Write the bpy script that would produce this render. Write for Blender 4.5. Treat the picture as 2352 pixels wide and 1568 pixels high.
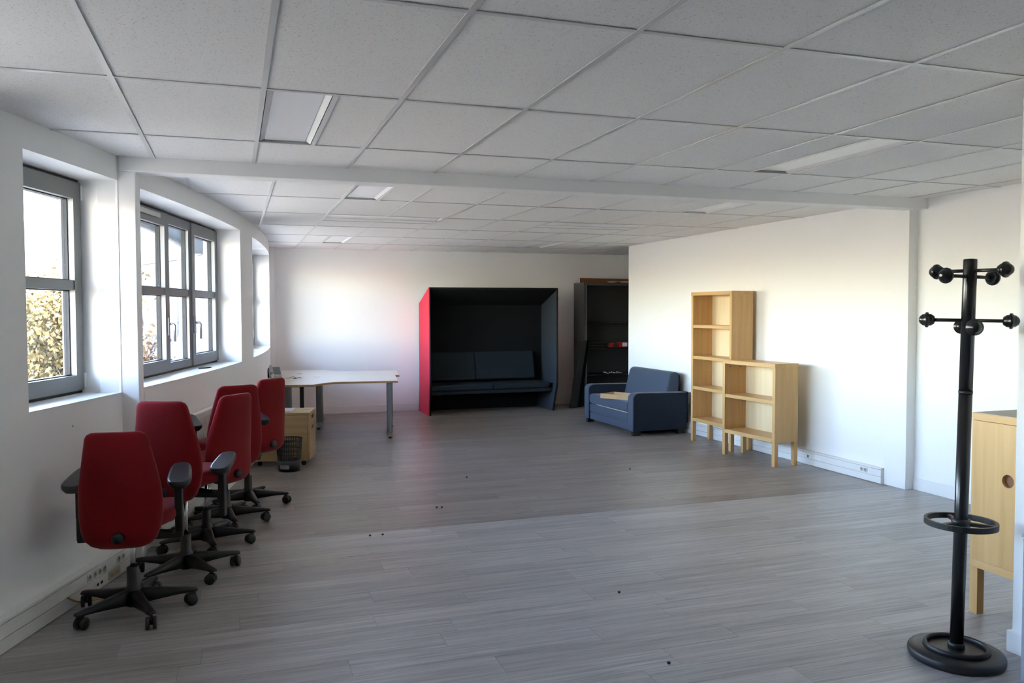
import bpy, bmesh, math, random
from mathutils import Vector, Matrix

for _o in list(bpy.data.objects):
    bpy.data.objects.remove(_o, do_unlink=True)
scene = bpy.context.scene
col = scene.collection
random.seed(7)
PI = math.pi

# ------------------------------------------------------------------ camera
CAM_H = 1.62
_R = ((0.947, -0.321, -0.003), (0.015, 0.035, 0.999), (0.321, 0.946, -0.038))
_yaw, _pitch, _roll = 0.3270, -0.0375, -0.0028
fwd = Vector((math.sin(_yaw) * math.cos(_pitch), math.cos(_yaw) * math.cos(_pitch), math.sin(_pitch)))
rgt = Vector((math.cos(_yaw), -math.sin(_yaw), 0))
upv = rgt.cross(fwd)
r2 = math.cos(_roll) * rgt + math.sin(_roll) * upv
u2 = -math.sin(_roll) * rgt + math.cos(_roll) * upv
cam_data = bpy.data.cameras.new('camera')
cam_data.sensor_width = 36.0
cam_data.lens = 1883.4 / 2352 * 36.0
cam_data.clip_start = 0.05
cam_data.clip_end = 500
cam = bpy.data.objects.new('camera', cam_data)
col.objects.link(cam)
cam.matrix_world = Matrix(((r2.x, u2.x, -fwd.x, 0), (r2.y, u2.y, -fwd.y, 0), (r2.z, u2.z, -fwd.z, CAM_H), (0, 0, 0, 1)))
scene.camera = cam

# ------------------------------------------------------------------ world, sun, exposure
world = bpy.data.worlds.new('sky')
scene.world = world
world.use_nodes = True
wn = world.node_tree
wn.nodes.clear()
w_out = wn.nodes.new('ShaderNodeOutputWorld')
w_bg = wn.nodes.new('ShaderNodeBackground')
w_sky = wn.nodes.new('ShaderNodeTexSky')
w_sky.sky_type = 'NISHITA'
w_sky.sun_disc = False
w_sky.sun_elevation = math.radians(36)
w_sky.sun_rotation = math.radians(146)
w_sky.dust_density = 1.0
w_sky.air_density = 1.0
w_bg.inputs["Strength"].default_value = 1.6
w_wb = wn.nodes.new('ShaderNodeMix')          # camera white balance
w_wb.data_type = 'RGBA'
w_wb.blend_type = 'MULTIPLY'
w_wb.inputs['Factor'].default_value = 1.0
w_wb.inputs['B'].default_value = (1.07, 0.92, 0.905, 1)
wn.links.new(w_sky.outputs[0], w_wb.inputs['A'])
wn.links.new(w_wb.outputs['Result'], w_bg.inputs['Color'])
wn.links.new(w_bg.outputs[0], w_out.inputs['Surface'])

sun_data = bpy.data.lights.new('sun', 'SUN')
sun_data.energy = 11.0
sun_data.angle = 0.01
sun_data.color = (1.0, 0.93, 0.84)
sun = bpy.data.objects.new('sun', sun_data)
col.objects.link(sun)
_ts = Vector((0.45, -0.67, 0.59)).normalized()      # towards the sun
sun.rotation_euler = _ts.to_track_quat('Z', 'Y').to_euler()
sun.location = (10, -20, 30)

vs = scene.view_settings
vs.view_transform = 'Standard'
vs.look = 'None'
vs.gamma = 1.0
vs.use_curve_mapping = False
vs.exposure = 2.4
cy = scene.cycles
cy.use_denoising = True
cy.max_bounces = 14
cy.diffuse_bounces = 8
cy.glossy_bounces = 4
cy.transmission_bounces = 4
cy.transparent_max_bounces = 16
cy.sample_clamp_indirect = 12
cy.caustics_reflective = False
cy.caustics_refractive = False

# ------------------------------------------------------------------ materials
def _nodes(name):
    m = bpy.data.materials.new(name)
    m.use_nodes = True
    nt = m.node_tree
    b = nt.nodes['Principled BSDF']
    return m, nt, b

def pmat(name, c, rough=0.5, metal=0.0, spec=0.5, var=0.0, scale=8.0, stretch=(1, 1, 1), bump=0.0, bscale=200.0, sheen=0.0):
    m, nt, b = _nodes(name)
    b.inputs['Base Color'].default_value = (*c, 1)
    b.inputs['Roughness'].default_value = rough
    b.inputs['Metallic'].default_value = metal
    b.inputs['Specular IOR Level'].default_value = spec
    if sheen:
        b.inputs['Sheen Weight'].default_value = sheen
        b.inputs['Sheen Roughness'].default_value = 0.5
    tc = nt.nodes.new('ShaderNodeTexCoord')
    if var:
        mp = nt.nodes.new('ShaderNodeMapping')
        mp.inputs['Scale'].default_value = stretch
        n = nt.nodes.new('ShaderNodeTexNoise')
        n.inputs['Scale'].default_value = scale
        n.inputs['Detail'].default_value = 4
        mx = nt.nodes.new('ShaderNodeMix')
        mx.data_type = 'RGBA'
        mx.inputs['A'].default_value = (*[v * (1 - var) for v in c], 1)
        mx.inputs['B'].default_value = (*[min(1, v * (1 + var)) for v in c], 1)
        nt.links.new(tc.outputs['Object'], mp.inputs['Vector'])
        nt.links.new(mp.outputs[0], n.inputs['Vector'])
        nt.links.new(n.outputs['Fac'], mx.inputs['Factor'])
        nt.links.new(mx.outputs['Result'], b.inputs['Base Color'])
    if bump:
        n2 = nt.nodes.new('ShaderNodeTexNoise')
        n2.inputs['Scale'].default_value = bscale
        n2.inputs['Detail'].default_value = 2
        bp = nt.nodes.new('ShaderNodeBump')
        bp.inputs['Strength'].default_value = bump
        bp.inputs['Distance'].default_value = 0.002
        nt.links.new(tc.outputs['Object'], n2.inputs['Vector'])
        nt.links.new(n2.outputs['Fac'], bp.inputs['Height'])
        nt.links.new(bp.outputs[0], b.inputs['Normal'])
    return m

def wood_mat(name, c1, c2, axis='z', rough=0.38):
    m, nt, b = _nodes(name)
    tc = nt.nodes.new('ShaderNodeTexCoord')
    oi = nt.nodes.new('ShaderNodeObjectInfo')
    mp = nt.nodes.new('ShaderNodeMapping')
    s = {'x': (0.6, 14, 14), 'y': (14, 0.6, 14), 'z': (14, 14, 0.6)}[axis]
    mp.inputs['Scale'].default_value = s
    ml = nt.nodes.new('ShaderNodeMath'); ml.operation = 'MULTIPLY'; ml.inputs[1].default_value = 37.0
    cmb = nt.nodes.new('ShaderNodeCombineXYZ')
    nt.links.new(oi.outputs['Random'], ml.inputs[0])
    for i in range(3):
        nt.links.new(ml.outputs[0], cmb.inputs[i])
    nt.links.new(cmb.outputs[0], mp.inputs['Location'])
    n = nt.nodes.new('ShaderNodeTexNoise')
    n.inputs['Scale'].default_value = 1.6
    n.inputs['Detail'].default_value = 5
    n.inputs['Roughness'].default_value = 0.6
    n.inputs['Distortion'].default_value = 0.4
    cr = nt.nodes.new('ShaderNodeValToRGB')
    cr.color_ramp.elements[0].position = 0.32
    cr.color_ramp.elements[0].color = (*c1, 1)
    cr.color_ramp.elements[1].position = 0.68
    cr.color_ramp.elements[1].color = (*c2, 1)
    nt.links.new(tc.outputs['Object'], mp.inputs['Vector'])
    nt.links.new(mp.outputs[0], n.inputs['Vector'])
    nt.links.new(n.outputs['Fac'], cr.inputs[0])
    nt.links.new(cr.outputs[0], b.inputs['Base Color'])
    b.inputs['Roughness'].default_value = rough
    return m

def floor_mat(name, dark, light, warm, rough):
    m, nt, b = _nodes(name)
    L = nt.links.new
    g = nt.nodes.new('ShaderNodeNewGeometry')
    oi = nt.nodes.new('ShaderNodeObjectInfo')
    add = nt.nodes.new('ShaderNodeMath'); add.operation = 'ADD'
    L(g.outputs['Random Per Island'], add.inputs[0]); L(oi.outputs['Random'], add.inputs[1])
    fr = nt.nodes.new('ShaderNodeMath'); fr.operation = 'FRACT'
    L(add.outputs[0], fr.inputs[0])
    ml = nt.nodes.new('ShaderNodeMath'); ml.operation = 'MULTIPLY'; ml.inputs[1].default_value = 53.0
    L(fr.outputs[0], ml.inputs[0])
    cmb = nt.nodes.new('ShaderNodeCombineXYZ')
    L(ml.outputs[0], cmb.inputs[0]); L(ml.outputs[0], cmb.inputs[2])
    ad = nt.nodes.new('ShaderNodeVectorMath'); ad.operation = 'ADD'
    L(g.outputs['Position'], ad.inputs[0]); L(cmb.outputs[0], ad.inputs[1])
    def noise(sc, st, det=5, ro=0.6, dist=0.0):
        mp = nt.nodes.new('ShaderNodeMapping'); mp.inputs['Scale'].default_value = st
        n = nt.nodes.new('ShaderNodeTexNoise')
        n.inputs['Scale'].default_value = sc; n.inputs['Detail'].default_value = det
        n.inputs['Roughness'].default_value = ro; n.inputs['Distortion'].default_value = dist
        L(ad.outputs[0], mp.inputs['Vector']); L(mp.outputs[0], n.inputs['Vector'])
        return n
    n1 = noise(1.0, (1.1, 26, 1), 6, 0.62, 0.3)
    n2 = noise(1.0, (3.0, 90, 1), 4, 0.6)
    n3 = noise(1.0, (0.7, 5, 1), 3, 0.5)
    mix = nt.nodes.new('ShaderNodeMath'); mix.operation = 'MULTIPLY_ADD'
    mix.inputs[1].default_value = 0.55
    L(n1.outputs['Fac'], mix.inputs[0])
    s2 = nt.nodes.new('ShaderNodeMath'); s2.operation = 'MULTIPLY'; s2.inputs[1].default_value = 0.45
    L(n2.outputs['Fac'], s2.inputs[0]); L(s2.outputs[0], mix.inputs[2])
    cr = nt.nodes.new('ShaderNodeValToRGB')
    e = cr.color_ramp.elements
    e[0].position = 0.36; e[0].color = (*dark, 1)
    e[1].position = 0.62; e[1].color = (*light, 1)
    L(mix.outputs[0], cr.inputs[0])
    tint = nt.nodes.new('ShaderNodeMix'); tint.data_type = 'RGBA'
    tint.inputs['B'].default_value = (*warm, 1)
    L(cr.outputs[0], tint.inputs['A'])
    cr3 = nt.nodes.new('ShaderNodeMapRange')
    cr3.inputs[1].default_value = 0.45; cr3.inputs[2].default_value = 0.75; cr3.inputs[3].default_value = 0.0; cr3.inputs[4].default_value = 0.55
    L(n3.outputs['Fac'], cr3.inputs[0]); L(cr3.outputs[0], tint.inputs['Factor'])
    hsv = nt.nodes.new('ShaderNodeHueSaturation')
    mr = nt.nodes.new('ShaderNodeMapRange')
    mr.inputs[3].default_value = 0.88; mr.inputs[4].default_value = 1.10
    L(fr.outputs[0], mr.inputs[0]); L(mr.outputs[0], hsv.inputs['Value'])
    L(tint.outputs['Result'], hsv.inputs['Color'])
    L(hsv.outputs[0], b.inputs['Base Color'])
    b.inputs['Roughness'].default_value = rough
    b.inputs['Specular IOR Level'].default_value = 0.5
    bp = nt.nodes.new('ShaderNodeBump'); bp.inputs['Strength'].default_value = 0.10; bp.inputs['Distance'].default_value = 0.001
    L(n2.outputs['Fac'], bp.inputs['Height']); L(bp.outputs[0], b.inputs['Normal'])
    return m

def tile_mat(name):
    m, nt, b = _nodes(name)
    L = nt.links.new
    g = nt.nodes.new('ShaderNodeNewGeometry')
    n = nt.nodes.new('ShaderNodeTexNoise'); n.inputs['Scale'].default_value = 150; n.inputs['Detail'].default_value = 3
    L(g.outputs['Position'], n.inputs['Vector'])
    cr = nt.nodes.new('ShaderNodeValToRGB')
    cr.color_ramp.elements[0].position = 0.29; cr.color_ramp.elements[0].color = (0.52, 0.51, 0.505, 1)
    cr.color_ramp.elements[1].position = 0.40; cr.color_ramp.elements[1].color = (0.86, 0.85, 0.84, 1)
    L(n.outputs['Fac'], cr.inputs[0])
    L(cr.outputs[0], b.inputs['Base Color'])
    b.inputs['Roughness'].default_value = 0.95
    b.inputs['Specular IOR Level'].default_value = 0.1
    bp = nt.nodes.new('ShaderNodeBump'); bp.inputs['Strength'].default_value = 0.25; bp.inputs['Distance'].default_value = 0.002
    L(n.outputs['Fac'], bp.inputs['Height']); L(bp.outputs[0], b.inputs['Normal'])
    return m

def glass_mat(name, tint=(0.95, 0.98, 0.97)):
    m = bpy.data.materials.new(name)
    m.use_nodes = True
    nt = m.node_tree
    nt.nodes.clear()
    o = nt.nodes.new('ShaderNodeOutputMaterial')
    t = nt.nodes.new('ShaderNodeBsdfTransparent'); t.inputs[0].default_value = (*tint, 1)
    gl = nt.nodes.new('ShaderNodeBsdfGlossy'); gl.inputs['Roughness'].default_value = 0.02
    lw = nt.nodes.new('ShaderNodeLayerWeight'); lw.inputs['Blend'].default_value = 0.5
    pw = nt.nodes.new('ShaderNodeMath'); pw.operation = 'POWER'; pw.inputs[1].default_value = 5.0
    fr = nt.nodes.new('ShaderNodeMath'); fr.operation = 'MULTIPLY_ADD'; fr.inputs[1].default_value = 0.5; fr.inputs[2].default_value = 0.02
    nt.links.new(lw.outputs['Facing'], pw.inputs[0]); nt.links.new(pw.outputs[0], fr.inputs[0])
    mx = nt.nodes.new('ShaderNodeMixShader')
    nt.links.new(fr.outputs[0], mx.inputs[0]); nt.links.new(t.outputs[0], mx.inputs[1]); nt.links.new(gl.outputs[0], mx.inputs[2])
    nt.links.new(mx.outputs[0], o.inputs['Surface'])
    return m

M = {}
M['wall'] = pmat('white_wall_paint', (0.86, 0.86, 0.85), 0.6, bump=0.05, bscale=300)
M['trim'] = pmat('white_trim_paint', (0.80, 0.80, 0.79), 0.4)
M['plastic_white'] = pmat('white_trunking_plastic', (0.80, 0.80, 0.78), 0.35)
M['grid'] = pmat('white_grid_metal', (0.66, 0.66, 0.65), 0.3)
M['tile'] = tile_mat('mineral_ceiling_tile')
M['diffuser'] = pmat('unlit_light_diffuser', (0.92, 0.92, 0.95), 0.3)
M['lightframe'] = pmat('light_reflector_strip', (0.85, 0.85, 0.84), 0.45)
M['slab'] = pmat('concrete_slab', (0.10, 0.095, 0.09), 0.9)
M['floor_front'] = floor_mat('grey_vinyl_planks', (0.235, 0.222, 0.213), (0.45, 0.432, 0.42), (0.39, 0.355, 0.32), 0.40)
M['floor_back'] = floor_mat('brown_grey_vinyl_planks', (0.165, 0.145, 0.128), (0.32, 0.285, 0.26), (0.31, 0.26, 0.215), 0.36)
M['alu'] = pmat('grey_window_aluminium', (0.20, 0.205, 0.205), 0.42, metal=0.25)
M['rubber'] = pmat('black_window_gasket', (0.012, 0.012, 0.013), 0.6)
M['glass'] = glass_mat('window_glass')
M['steel'] = pmat('brushed_steel', (0.36, 0.36, 0.37), 0.35, metal=0.8)
M['vent'] = pmat('cream_vent_plastic', (0.55, 0.54, 0.48), 0.5)
M['red'] = pmat('red_wool_fabric', (0.20, 0.0055, 0.0075), 0.9, spec=0.15, var=0.10, scale=60, bump=0.25, bscale=700, sheen=0.15)
M['red2'] = pmat('bright_red_felt', (0.60, 0.045, 0.075), 0.9, spec=0.15, var=0.06, scale=40, bump=0.2, bscale=500)
M['charcoal_felt'] = pmat('charcoal_felt', (0.012, 0.0135, 0.0155), 0.95, spec=0.1, var=0.15, scale=120, bump=0.2, bscale=600)
M['slate_felt'] = pmat('slate_grey_felt', (0.040, 0.049, 0.060), 0.95, spec=0.1, var=0.12, scale=120, bump=0.2, bscale=600)
M['bench_fabric'] = pmat('dark_teal_grey_fabric', (0.022, 0.029, 0.035), 0.95, spec=0.1, var=0.12, scale=120)
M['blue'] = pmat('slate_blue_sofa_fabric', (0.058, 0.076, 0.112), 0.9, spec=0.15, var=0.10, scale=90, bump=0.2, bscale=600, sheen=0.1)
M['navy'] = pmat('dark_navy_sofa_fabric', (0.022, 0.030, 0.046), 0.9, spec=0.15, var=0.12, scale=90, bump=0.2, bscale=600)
M['black'] = pmat('black_plastic', (0.013, 0.013, 0.014), 0.42)
M['black_pad'] = pmat('black_rubber_pad', (0.018, 0.019, 0.022), 0.33)
M['black_metal'] = pmat('black_lacquered_metal', (0.010, 0.010, 0.011), 0.25)
M['chrome'] = pmat('polished_chrome', (0.70, 0.70, 0.70), 0.12, metal=1.0)
M['birch'] = wood_mat('birch_veneer', (0.53, 0.315, 0.115), (0.63, 0.395, 0.165), 'z')
M['birch_h'] = wood_mat('birch_veneer_horizontal', (0.53, 0.315, 0.115), (0.63, 0.395, 0.165), 'y')
M['birch_pale'] = wood_mat('pale_birch_back_panel', (0.70, 0.56, 0.34), (0.78, 0.64, 0.41), 'z')
M['birch_dull'] = wood_mat('birch_plywood', (0.40, 0.27, 0.125), (0.48, 0.335, 0.165), 'x')
M['brownwood'] = wood_mat('brown_wood_board', (0.17, 0.065, 0.018), (0.22, 0.09, 0.028), 'x')
M['laminate'] = pmat('pale_desk_laminate', (0.62, 0.57, 0.50), 0.32, var=0.04, scale=3, stretch=(1, 8, 1))
M['ply_edge'] = pmat('plywood_edge', (0.36, 0.19, 0.08), 0.5, var=0.2, scale=30, stretch=(1, 1, 6))
M['desk_metal'] = pmat('grey_lacquered_steel', (0.22, 0.24, 0.25), 0.35, metal=0.4)
M['cab_metal'] = pmat('anthracite_steel', (0.085, 0.088, 0.085), 0.4, metal=0.3)
M['cab_in'] = pmat('dark_cabinet_interior', (0.05, 0.052, 0.05), 0.6)
M['card'] = pmat('tan_cardboard', (0.46, 0.31, 0.165), 0.85, var=0.08, scale=20)
M['paper'] = pmat('white_paper', (0.78, 0.79, 0.82), 0.7)
M['phone'] = pmat('grey_phone_plastic', (0.36, 0.375, 0.36), 0.5)
M['phone_d'] = pmat('dark_grey_phone_keys', (0.13, 0.145, 0.14), 0.5)
M['yellow'] = pmat('yellow_cable', (0.55, 0.27, 0.03), 0.5)
M['piping'] = pmat('cream_piping', (0.62, 0.56, 0.46), 0.7)
M['purple'] = pmat('purple_cover', (0.22, 0.03, 0.22), 0.5)
M['greycab'] = pmat('grey_blue_cabinet_metal', (0.30, 0.33, 0.37), 0.4)
M['dark_hole'] = pmat('socket_recess', (0.035, 0.035, 0.035), 0.6)
M['cream_plate'] = pmat('yellowed_socket_plate', (0.55, 0.50, 0.36), 0.5)
M['grey_socket'] = pmat('grey_socket_plastic', (0.42, 0.42, 0.40), 0.5)
M['redplastic'] = pmat('red_plastic', (0.35, 0.01, 0.012), 0.4)
M['beige_top'] = pmat('grey_beige_cabinet_top', (0.52, 0.46, 0.38), 0.5)
M['render'] = pmat('pale_facade_render', (0.105, 0.108, 0.112), 0.9, var=0.05, scale=0.6)
M['soffit'] = pmat('blue_grey_soffit_panels', (0.045, 0.07, 0.10), 0.7, var=0.08, scale=1.5)
M['fac_glass'] = pmat('facade_window_glass', (0.028, 0.046, 0.06), 0.25)
M['fac_frame'] = pmat('white_facade_frame', (0.15, 0.155, 0.16), 0.5)
M['ground'] = pmat('pale_gravel_ground', (0.34, 0.295, 0.23), 0.95, var=0.2, scale=0.8)
M['bark'] = pmat('grey_brown_bark', (0.045, 0.038, 0.033), 0.9, var=0.2, scale=6)
M['leaf'] = pmat('yellow_green_leaves', (0.105, 0.078, 0.024), 0.8, var=0.4, scale=3)
M['leaf2'] = pmat('straw_coloured_twigs', (0.13, 0.098, 0.045), 0.85, var=0.35, scale=3)
M['treeline'] = pmat('distant_tree_green', (0.07, 0.075, 0.045), 0.95, var=0.4, scale=0.3)
M['dirt'] = pmat('wall_scuff', (0.18, 0.16, 0.14), 0.9)

# ------------------------------------------------------------------ mesh helpers
class MB:
    def __init__(self):
        self.v = []; self.f = []; self.s = []
    def add(self, vs_, fs, smooth=False):
        o = len(self.v)
        self.v += [tuple(p) for p in vs_]
        for q in fs:
            self.f.append(tuple(i + o for i in q)); self.s.append(smooth)
        return self
    def box(self, x0, x1, y0, y1, z0, z1, mat=None):
        P = [(x0, y0, z0), (x1, y0, z0), (x1, y1, z0), (x0, y1, z0), (x0, y0, z1), (x1, y0, z1), (x1, y1, z1), (x0, y1, z1)]
        if mat is not None:
            P = [mat @ Vector(p) for p in P]
        return self.add(P, [(0, 3, 2, 1), (4, 5, 6, 7), (0, 1, 5, 4), (1, 2, 6, 5), (2, 3, 7, 6), (3, 0, 4, 7)])
    def prism(self, poly, h0, h1, axis='z', mat=None, smooth=False):
        # poly: 2-D points, counter-clockwise seen from +axis
        n = len(poly)
        def pt(a, b, h):
            p = {'z': (a, b, h), 'y': (a, h, b), 'x': (h, a, b)}[axis]
            return mat @ Vector(p) if mat is not None else p
        P = [pt(a, b, h0) for a, b in poly] + [pt(a, b, h1) for a, b in poly]
        F = [tuple(range(n - 1, -1, -1)), tuple(range(n, 2 * n))]
        self.add(P, F)
        o = len(self.v) - 2 * n
        for i in range(n):
            j = (i + 1) % n
            self.f.append((o + i, o + j, o + n + j, o + n + i)); self.s.append(smooth)
        return self
    def rings(self, R, cap=True, smooth=True, closed=False):
        n = len(R[0]); o = len(self.v)
        for r in R:
            self.v += [tuple(p) for p in r]
        m = len(R)
        for k in range(m if closed else m - 1):
            k2 = (k + 1) % m
            for i in range(n):
                j = (i + 1) % n
                self.f.append((o + k * n + i, o + k * n + j, o + k2 * n + j, o + k2 * n + i)); self.s.append(smooth)
        if cap and not closed:
            self.f.append(tuple(o + i for i in range(n - 1, -1, -1))); self.s.append(False)
            self.f.append(tuple(o + (m - 1) * n + i for i in range(n))); self.s.append(False)
        return self
    def lathe(self, prof, n=24, c=(0, 0, 0), mat=None, cap=True):
        R = []
        for r, z in prof:
            ring = [Vector((c[0] + r * math.cos(2 * PI * i / n), c[1] + r * math.sin(2 * PI * i / n), c[2] + z)) for i in range(n)]
            if mat is not None:
                ring = [mat @ p for p in ring]
            R.append(ring)
        return self.rings(R, cap)
    def tube(self, path, r, n=8, cap=True, closed=False):
        path = [Vector(p) for p in path]
        rs = r if isinstance(r, (list, tuple)) else [r] * len(path)
        R = []; prev = None
        m = len(path)
        for i, p in enumerate(path):
            if closed:
                t = path[(i + 1) % m] - path[i - 1]
            else:
                t = path[min(i + 1, m - 1)] - path[max(i - 1, 0)]
            t.normalize()
            if prev is None:
                a = Vector((0, 0, 1)) if abs(t.z) < 0.9 else Vector((1, 0, 0))
                nx = t.cross(a).normalized()
            else:
                nx = (prev - t * prev.dot(t)).normalized()
            prev = nx
            ny = t.cross(nx)
            R.append([p + (nx * math.cos(2 * PI * k / n) + ny * math.sin(2 * PI * k / n)) * rs[i] for k in range(n)])
        return self.rings(R, cap, True, closed)
    def xf(self, mat):
        self.v = [tuple(mat @ Vector(p)) for p in self.v]
        return self
    def mesh(self, name, mat, bevel=0.0, seg=2):
        me = bpy.data.meshes.new(name)
        me.from_pydata(self.v, [], self.f)
        me.polygons.foreach_set('use_smooth', self.s)
        if bevel:
            bm = bmesh.new(); bm.from_mesh(me)
            bmesh.ops.recalc_face_normals(bm, faces=bm.faces)
            ed = [e for e in bm.edges if e.is_manifold and e.calc_face_angle(0) > 0.5]
            bmesh.ops.bevel(bm, geom=ed, offset=bevel, segments=seg, profile=0.5, affect='EDGES', clamp_overlap=True)
            bm.to_mesh(me); bm.free()
        else:
            bm = bmesh.new(); bm.from_mesh(me)
            bmesh.ops.recalc_face_normals(bm, faces=bm.faces)
            bm.to_mesh(me); bm.free()
        if mat is not None:
            me.materials.append(M[mat] if isinstance(mat, str) else mat)
        me.update()
        return me
    def build(self, name, mat, parent=None, bevel=0.0, seg=2):
        return link(name, self.mesh(name, mat, bevel, seg), parent)

def link(name, data, parent=None):
    o = bpy.data.objects.new(name, data)
    col.objects.link(o)
    if parent is not None:
        o.parent = parent
    return o

def tag(o, label, cat, group=None):
    o['label'] = label; o['category'] = cat
    if group:
        o['group'] = group
    return o

def thing(name, label, cat, loc=(0, 0, 0), rz=0.0, group=None):
    o = link(name, None)
    o.empty_display_size = 0.1
    o.location = loc; o.rotation_euler = (0, 0, rz)
    return tag(o, label, cat, group)

def structure(name, label=None, data=None):
    o = link(name, data)
    o['kind'] = 'structure'
    if label:
        o['label'] = label
    return o

def box(x0, x1, y0, y1, z0, z1):
    return MB().box(x0, x1, y0, y1, z0, z1)

def copy_tree(o, parent=None):
    c = o.copy(); col.objects.link(c); c.parent = parent
    for ch in list(o.children):
        copy_tree(ch, c)
    return c

# ------------------------------------------------------------------ room geometry constants
CZ = 2.592                       # ceiling
ACX, ACY, AR = -27.109, 13.796, 27.639   # left wall arc (plan)
BACK_Y = 13.15
RX = 5.715                       # right wall, far part
RXN = 5.80                       # right wall, near part
R_END = 11.3                     # right wall ends, alcove begins
FRONT_Y = -4.0
SILL, HEAD = 1.105, 2.445
def arc(phi, r=AR):
    a = math.radians(phi)
    return (ACX + r * math.cos(a), ACY + r * math.sin(a))
def arc_x(y, r=AR):
    return ACX + math.sqrt(max(0, r * r - (y - ACY) ** 2))
def arc_phi(y, r=AR):
    return math.degrees(math.asin((y - ACY) / r))
def arc_box(mb, p0, p1, r0, r1, z0, z1, step=0.6):
    n = max(1, int(math.ceil(abs(p1 - p0) / step)))
    R = []
    for i in range(n + 1):
        p = p0 + (p1 - p0) * i / n
        a = arc(p, r0); b = arc(p, r1)
        R.append([(a[0], a[1], z0), (b[0], b[1], z0), (b[0], b[1], z1), (a[0], a[1], z1)])
    mb.rings(R, True, False)
    return mb

ROOM_PLAN = [(8.7, BACK_Y + 0.2)] + [arc(arc_phi(BACK_Y + 0.2) + (-41.0 - arc_phi(BACK_Y + 0.2)) * i / 60, AR - 0.34) for i in range(61)] + [(8.7, FRONT_Y - 0.3)]
# ------------------------------------------------------------------ floor
floor = structure('floor', 'grey vinyl plank floor of the office', MB().prism(ROOM_PLAN, -0.30, -0.0045).mesh('floor', 'slab'))
PW, PL = 0.181, 1.22
rows = []
y = FRONT_Y
planks = []
ri = 0
SEAM = 5.97
# rows run along x; the two halves meet in a seam under the beam
ys = []
yy = SEAM
while yy > FRONT_Y:
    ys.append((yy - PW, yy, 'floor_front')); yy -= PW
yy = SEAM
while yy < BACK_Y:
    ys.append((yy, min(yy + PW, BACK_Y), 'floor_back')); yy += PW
for (a, b, mt) in ys:
    left = arc_x(max(a, FRONT_Y)) - 0.03
    right = (RXN if a < 5.9 else RX) if a < R_END else 8.5
    x = left - random.random() * PL
    while x < right:
        x0, x1 = max(x, left), min(x + PL, right)
        if x1 - x0 > 0.02:
            planks.append((x0, x1, a, b, mt))
        x += PL
def in_view(p):
    cx_, cy_ = (p[0] + p[1]) / 2, p[3]
    return cy_ > 2.35 and (-0.36 * cy_ - 0.6) < cx_ < (1.17 * cy_ + 0.8)
vis = sorted([p for p in planks if in_view(p)], key=lambda p: p[2])[:296]
vset = set(vis)
G = 0.0007
for p in vis:
    me = box(-(p[1] - p[0]) / 2 + G, (p[1] - p[0]) / 2 - G, -(p[3] - p[2]) / 2 + G, (p[3] - p[2]) / 2 - G, -0.004, 0).mesh('plank', p[4])
    o = link('plank', me, floor)
    o.location = ((p[0] + p[1]) / 2, (p[2] + p[3]) / 2, 0)
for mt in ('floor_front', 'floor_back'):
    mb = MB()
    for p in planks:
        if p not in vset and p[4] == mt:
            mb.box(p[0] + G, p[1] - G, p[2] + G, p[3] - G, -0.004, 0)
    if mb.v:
        o = mb.build('planks', mt, floor); o['kind'] = 'stuff'

# ------------------------------------------------------------------ ceiling: slab, grid bars, tiles, lights
ceiling = structure('ceiling', 'suspended ceiling of pale mineral tiles in a white grid', MB().prism(ROOM_PLAN, 2.75, 3.05).mesh('ceiling', 'trim'))
TX, TY = 0.607, 1.185
def clip_poly(poly, a, b):
    # keep the side to the right of a->b
    out = []
    def side(p):
        return (b[0] - a[0]) * (p[1] - a[1]) - (b[1] - a[1]) * (p[0] - a[0])
    for i in range(len(poly)):
        p, q = poly[i], poly[(i + 1) % len(poly)]
        sp, sq = side(p), side(q)
        if sp <= 0:
            out.append(p)
        if sp * sq < 0:
            t = sp / (sp - sq)
            out.append((p[0] + (q[0] - p[0]) * t, p[1] + (q[1] - p[1]) * t))
    return out
def poly_area(P):
    return 0.5 * sum(P[i][0] * P[(i + 1) % len(P)][1] - P[(i + 1) % len(P)][0] * P[i][1] for i in range(len(P)))
full_tile = box(-TX / 2 + 0.002, TX / 2 - 0.002, -TY / 2 + 0.002, TY / 2 - 0.002, 0.0045, 0.022).mesh('ceiling_tile', 'tile')
def cell_poly(x0, x1, y0, y1):
    P = [(x0, y0), (x1, y0), (x1, y1), (x0, y1)]
    if x0 < 1.0:
        A = (arc_x(y0) + 0.001, y0); B = (arc_x(y1) + 0.001, y1)
        P = clip_poly(P, A, B)
    return P
def put_tile(x0, x1, y0, y1):
    P = cell_poly(x0, x1, y0, y1)
    if len(P) < 3 or abs(poly_area(P)) < 0.004:
        return
    if abs(poly_area(P) - TX * TY) < 1e-4:
        o = link('ceiling_tile', full_tile, ceiling); o.location = ((x0 + x1) / 2, (y0 + y1) / 2, CZ)
    else:
        c = (sum(p[0] for p in P) / len(P), sum(p[1] for p in P) / len(P))
        Q = [(p[0] - c[0], p[1] - c[1]) for p in P]
        Q = [(q[0] * 0.994, q[1] * 0.994) for q in Q]
        o = MB().prism(Q, 0.0045, 0.022).build('ceiling_tile', 'tile', ceiling); o.location = (c[0], c[1], CZ)
def bar(x0, x1, y0, y1):
    dz = 0.0 if (y1 - y0) > (x1 - x0) else 0.0007      # cross tees sit a hair above the main runners
    o = box(x0, x1, y0, y1, CZ - 0.001 + dz, CZ + 0.0022 + dz).build('grid_bar', 'grid', ceiling)
    return o
BW = 0.012
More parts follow.
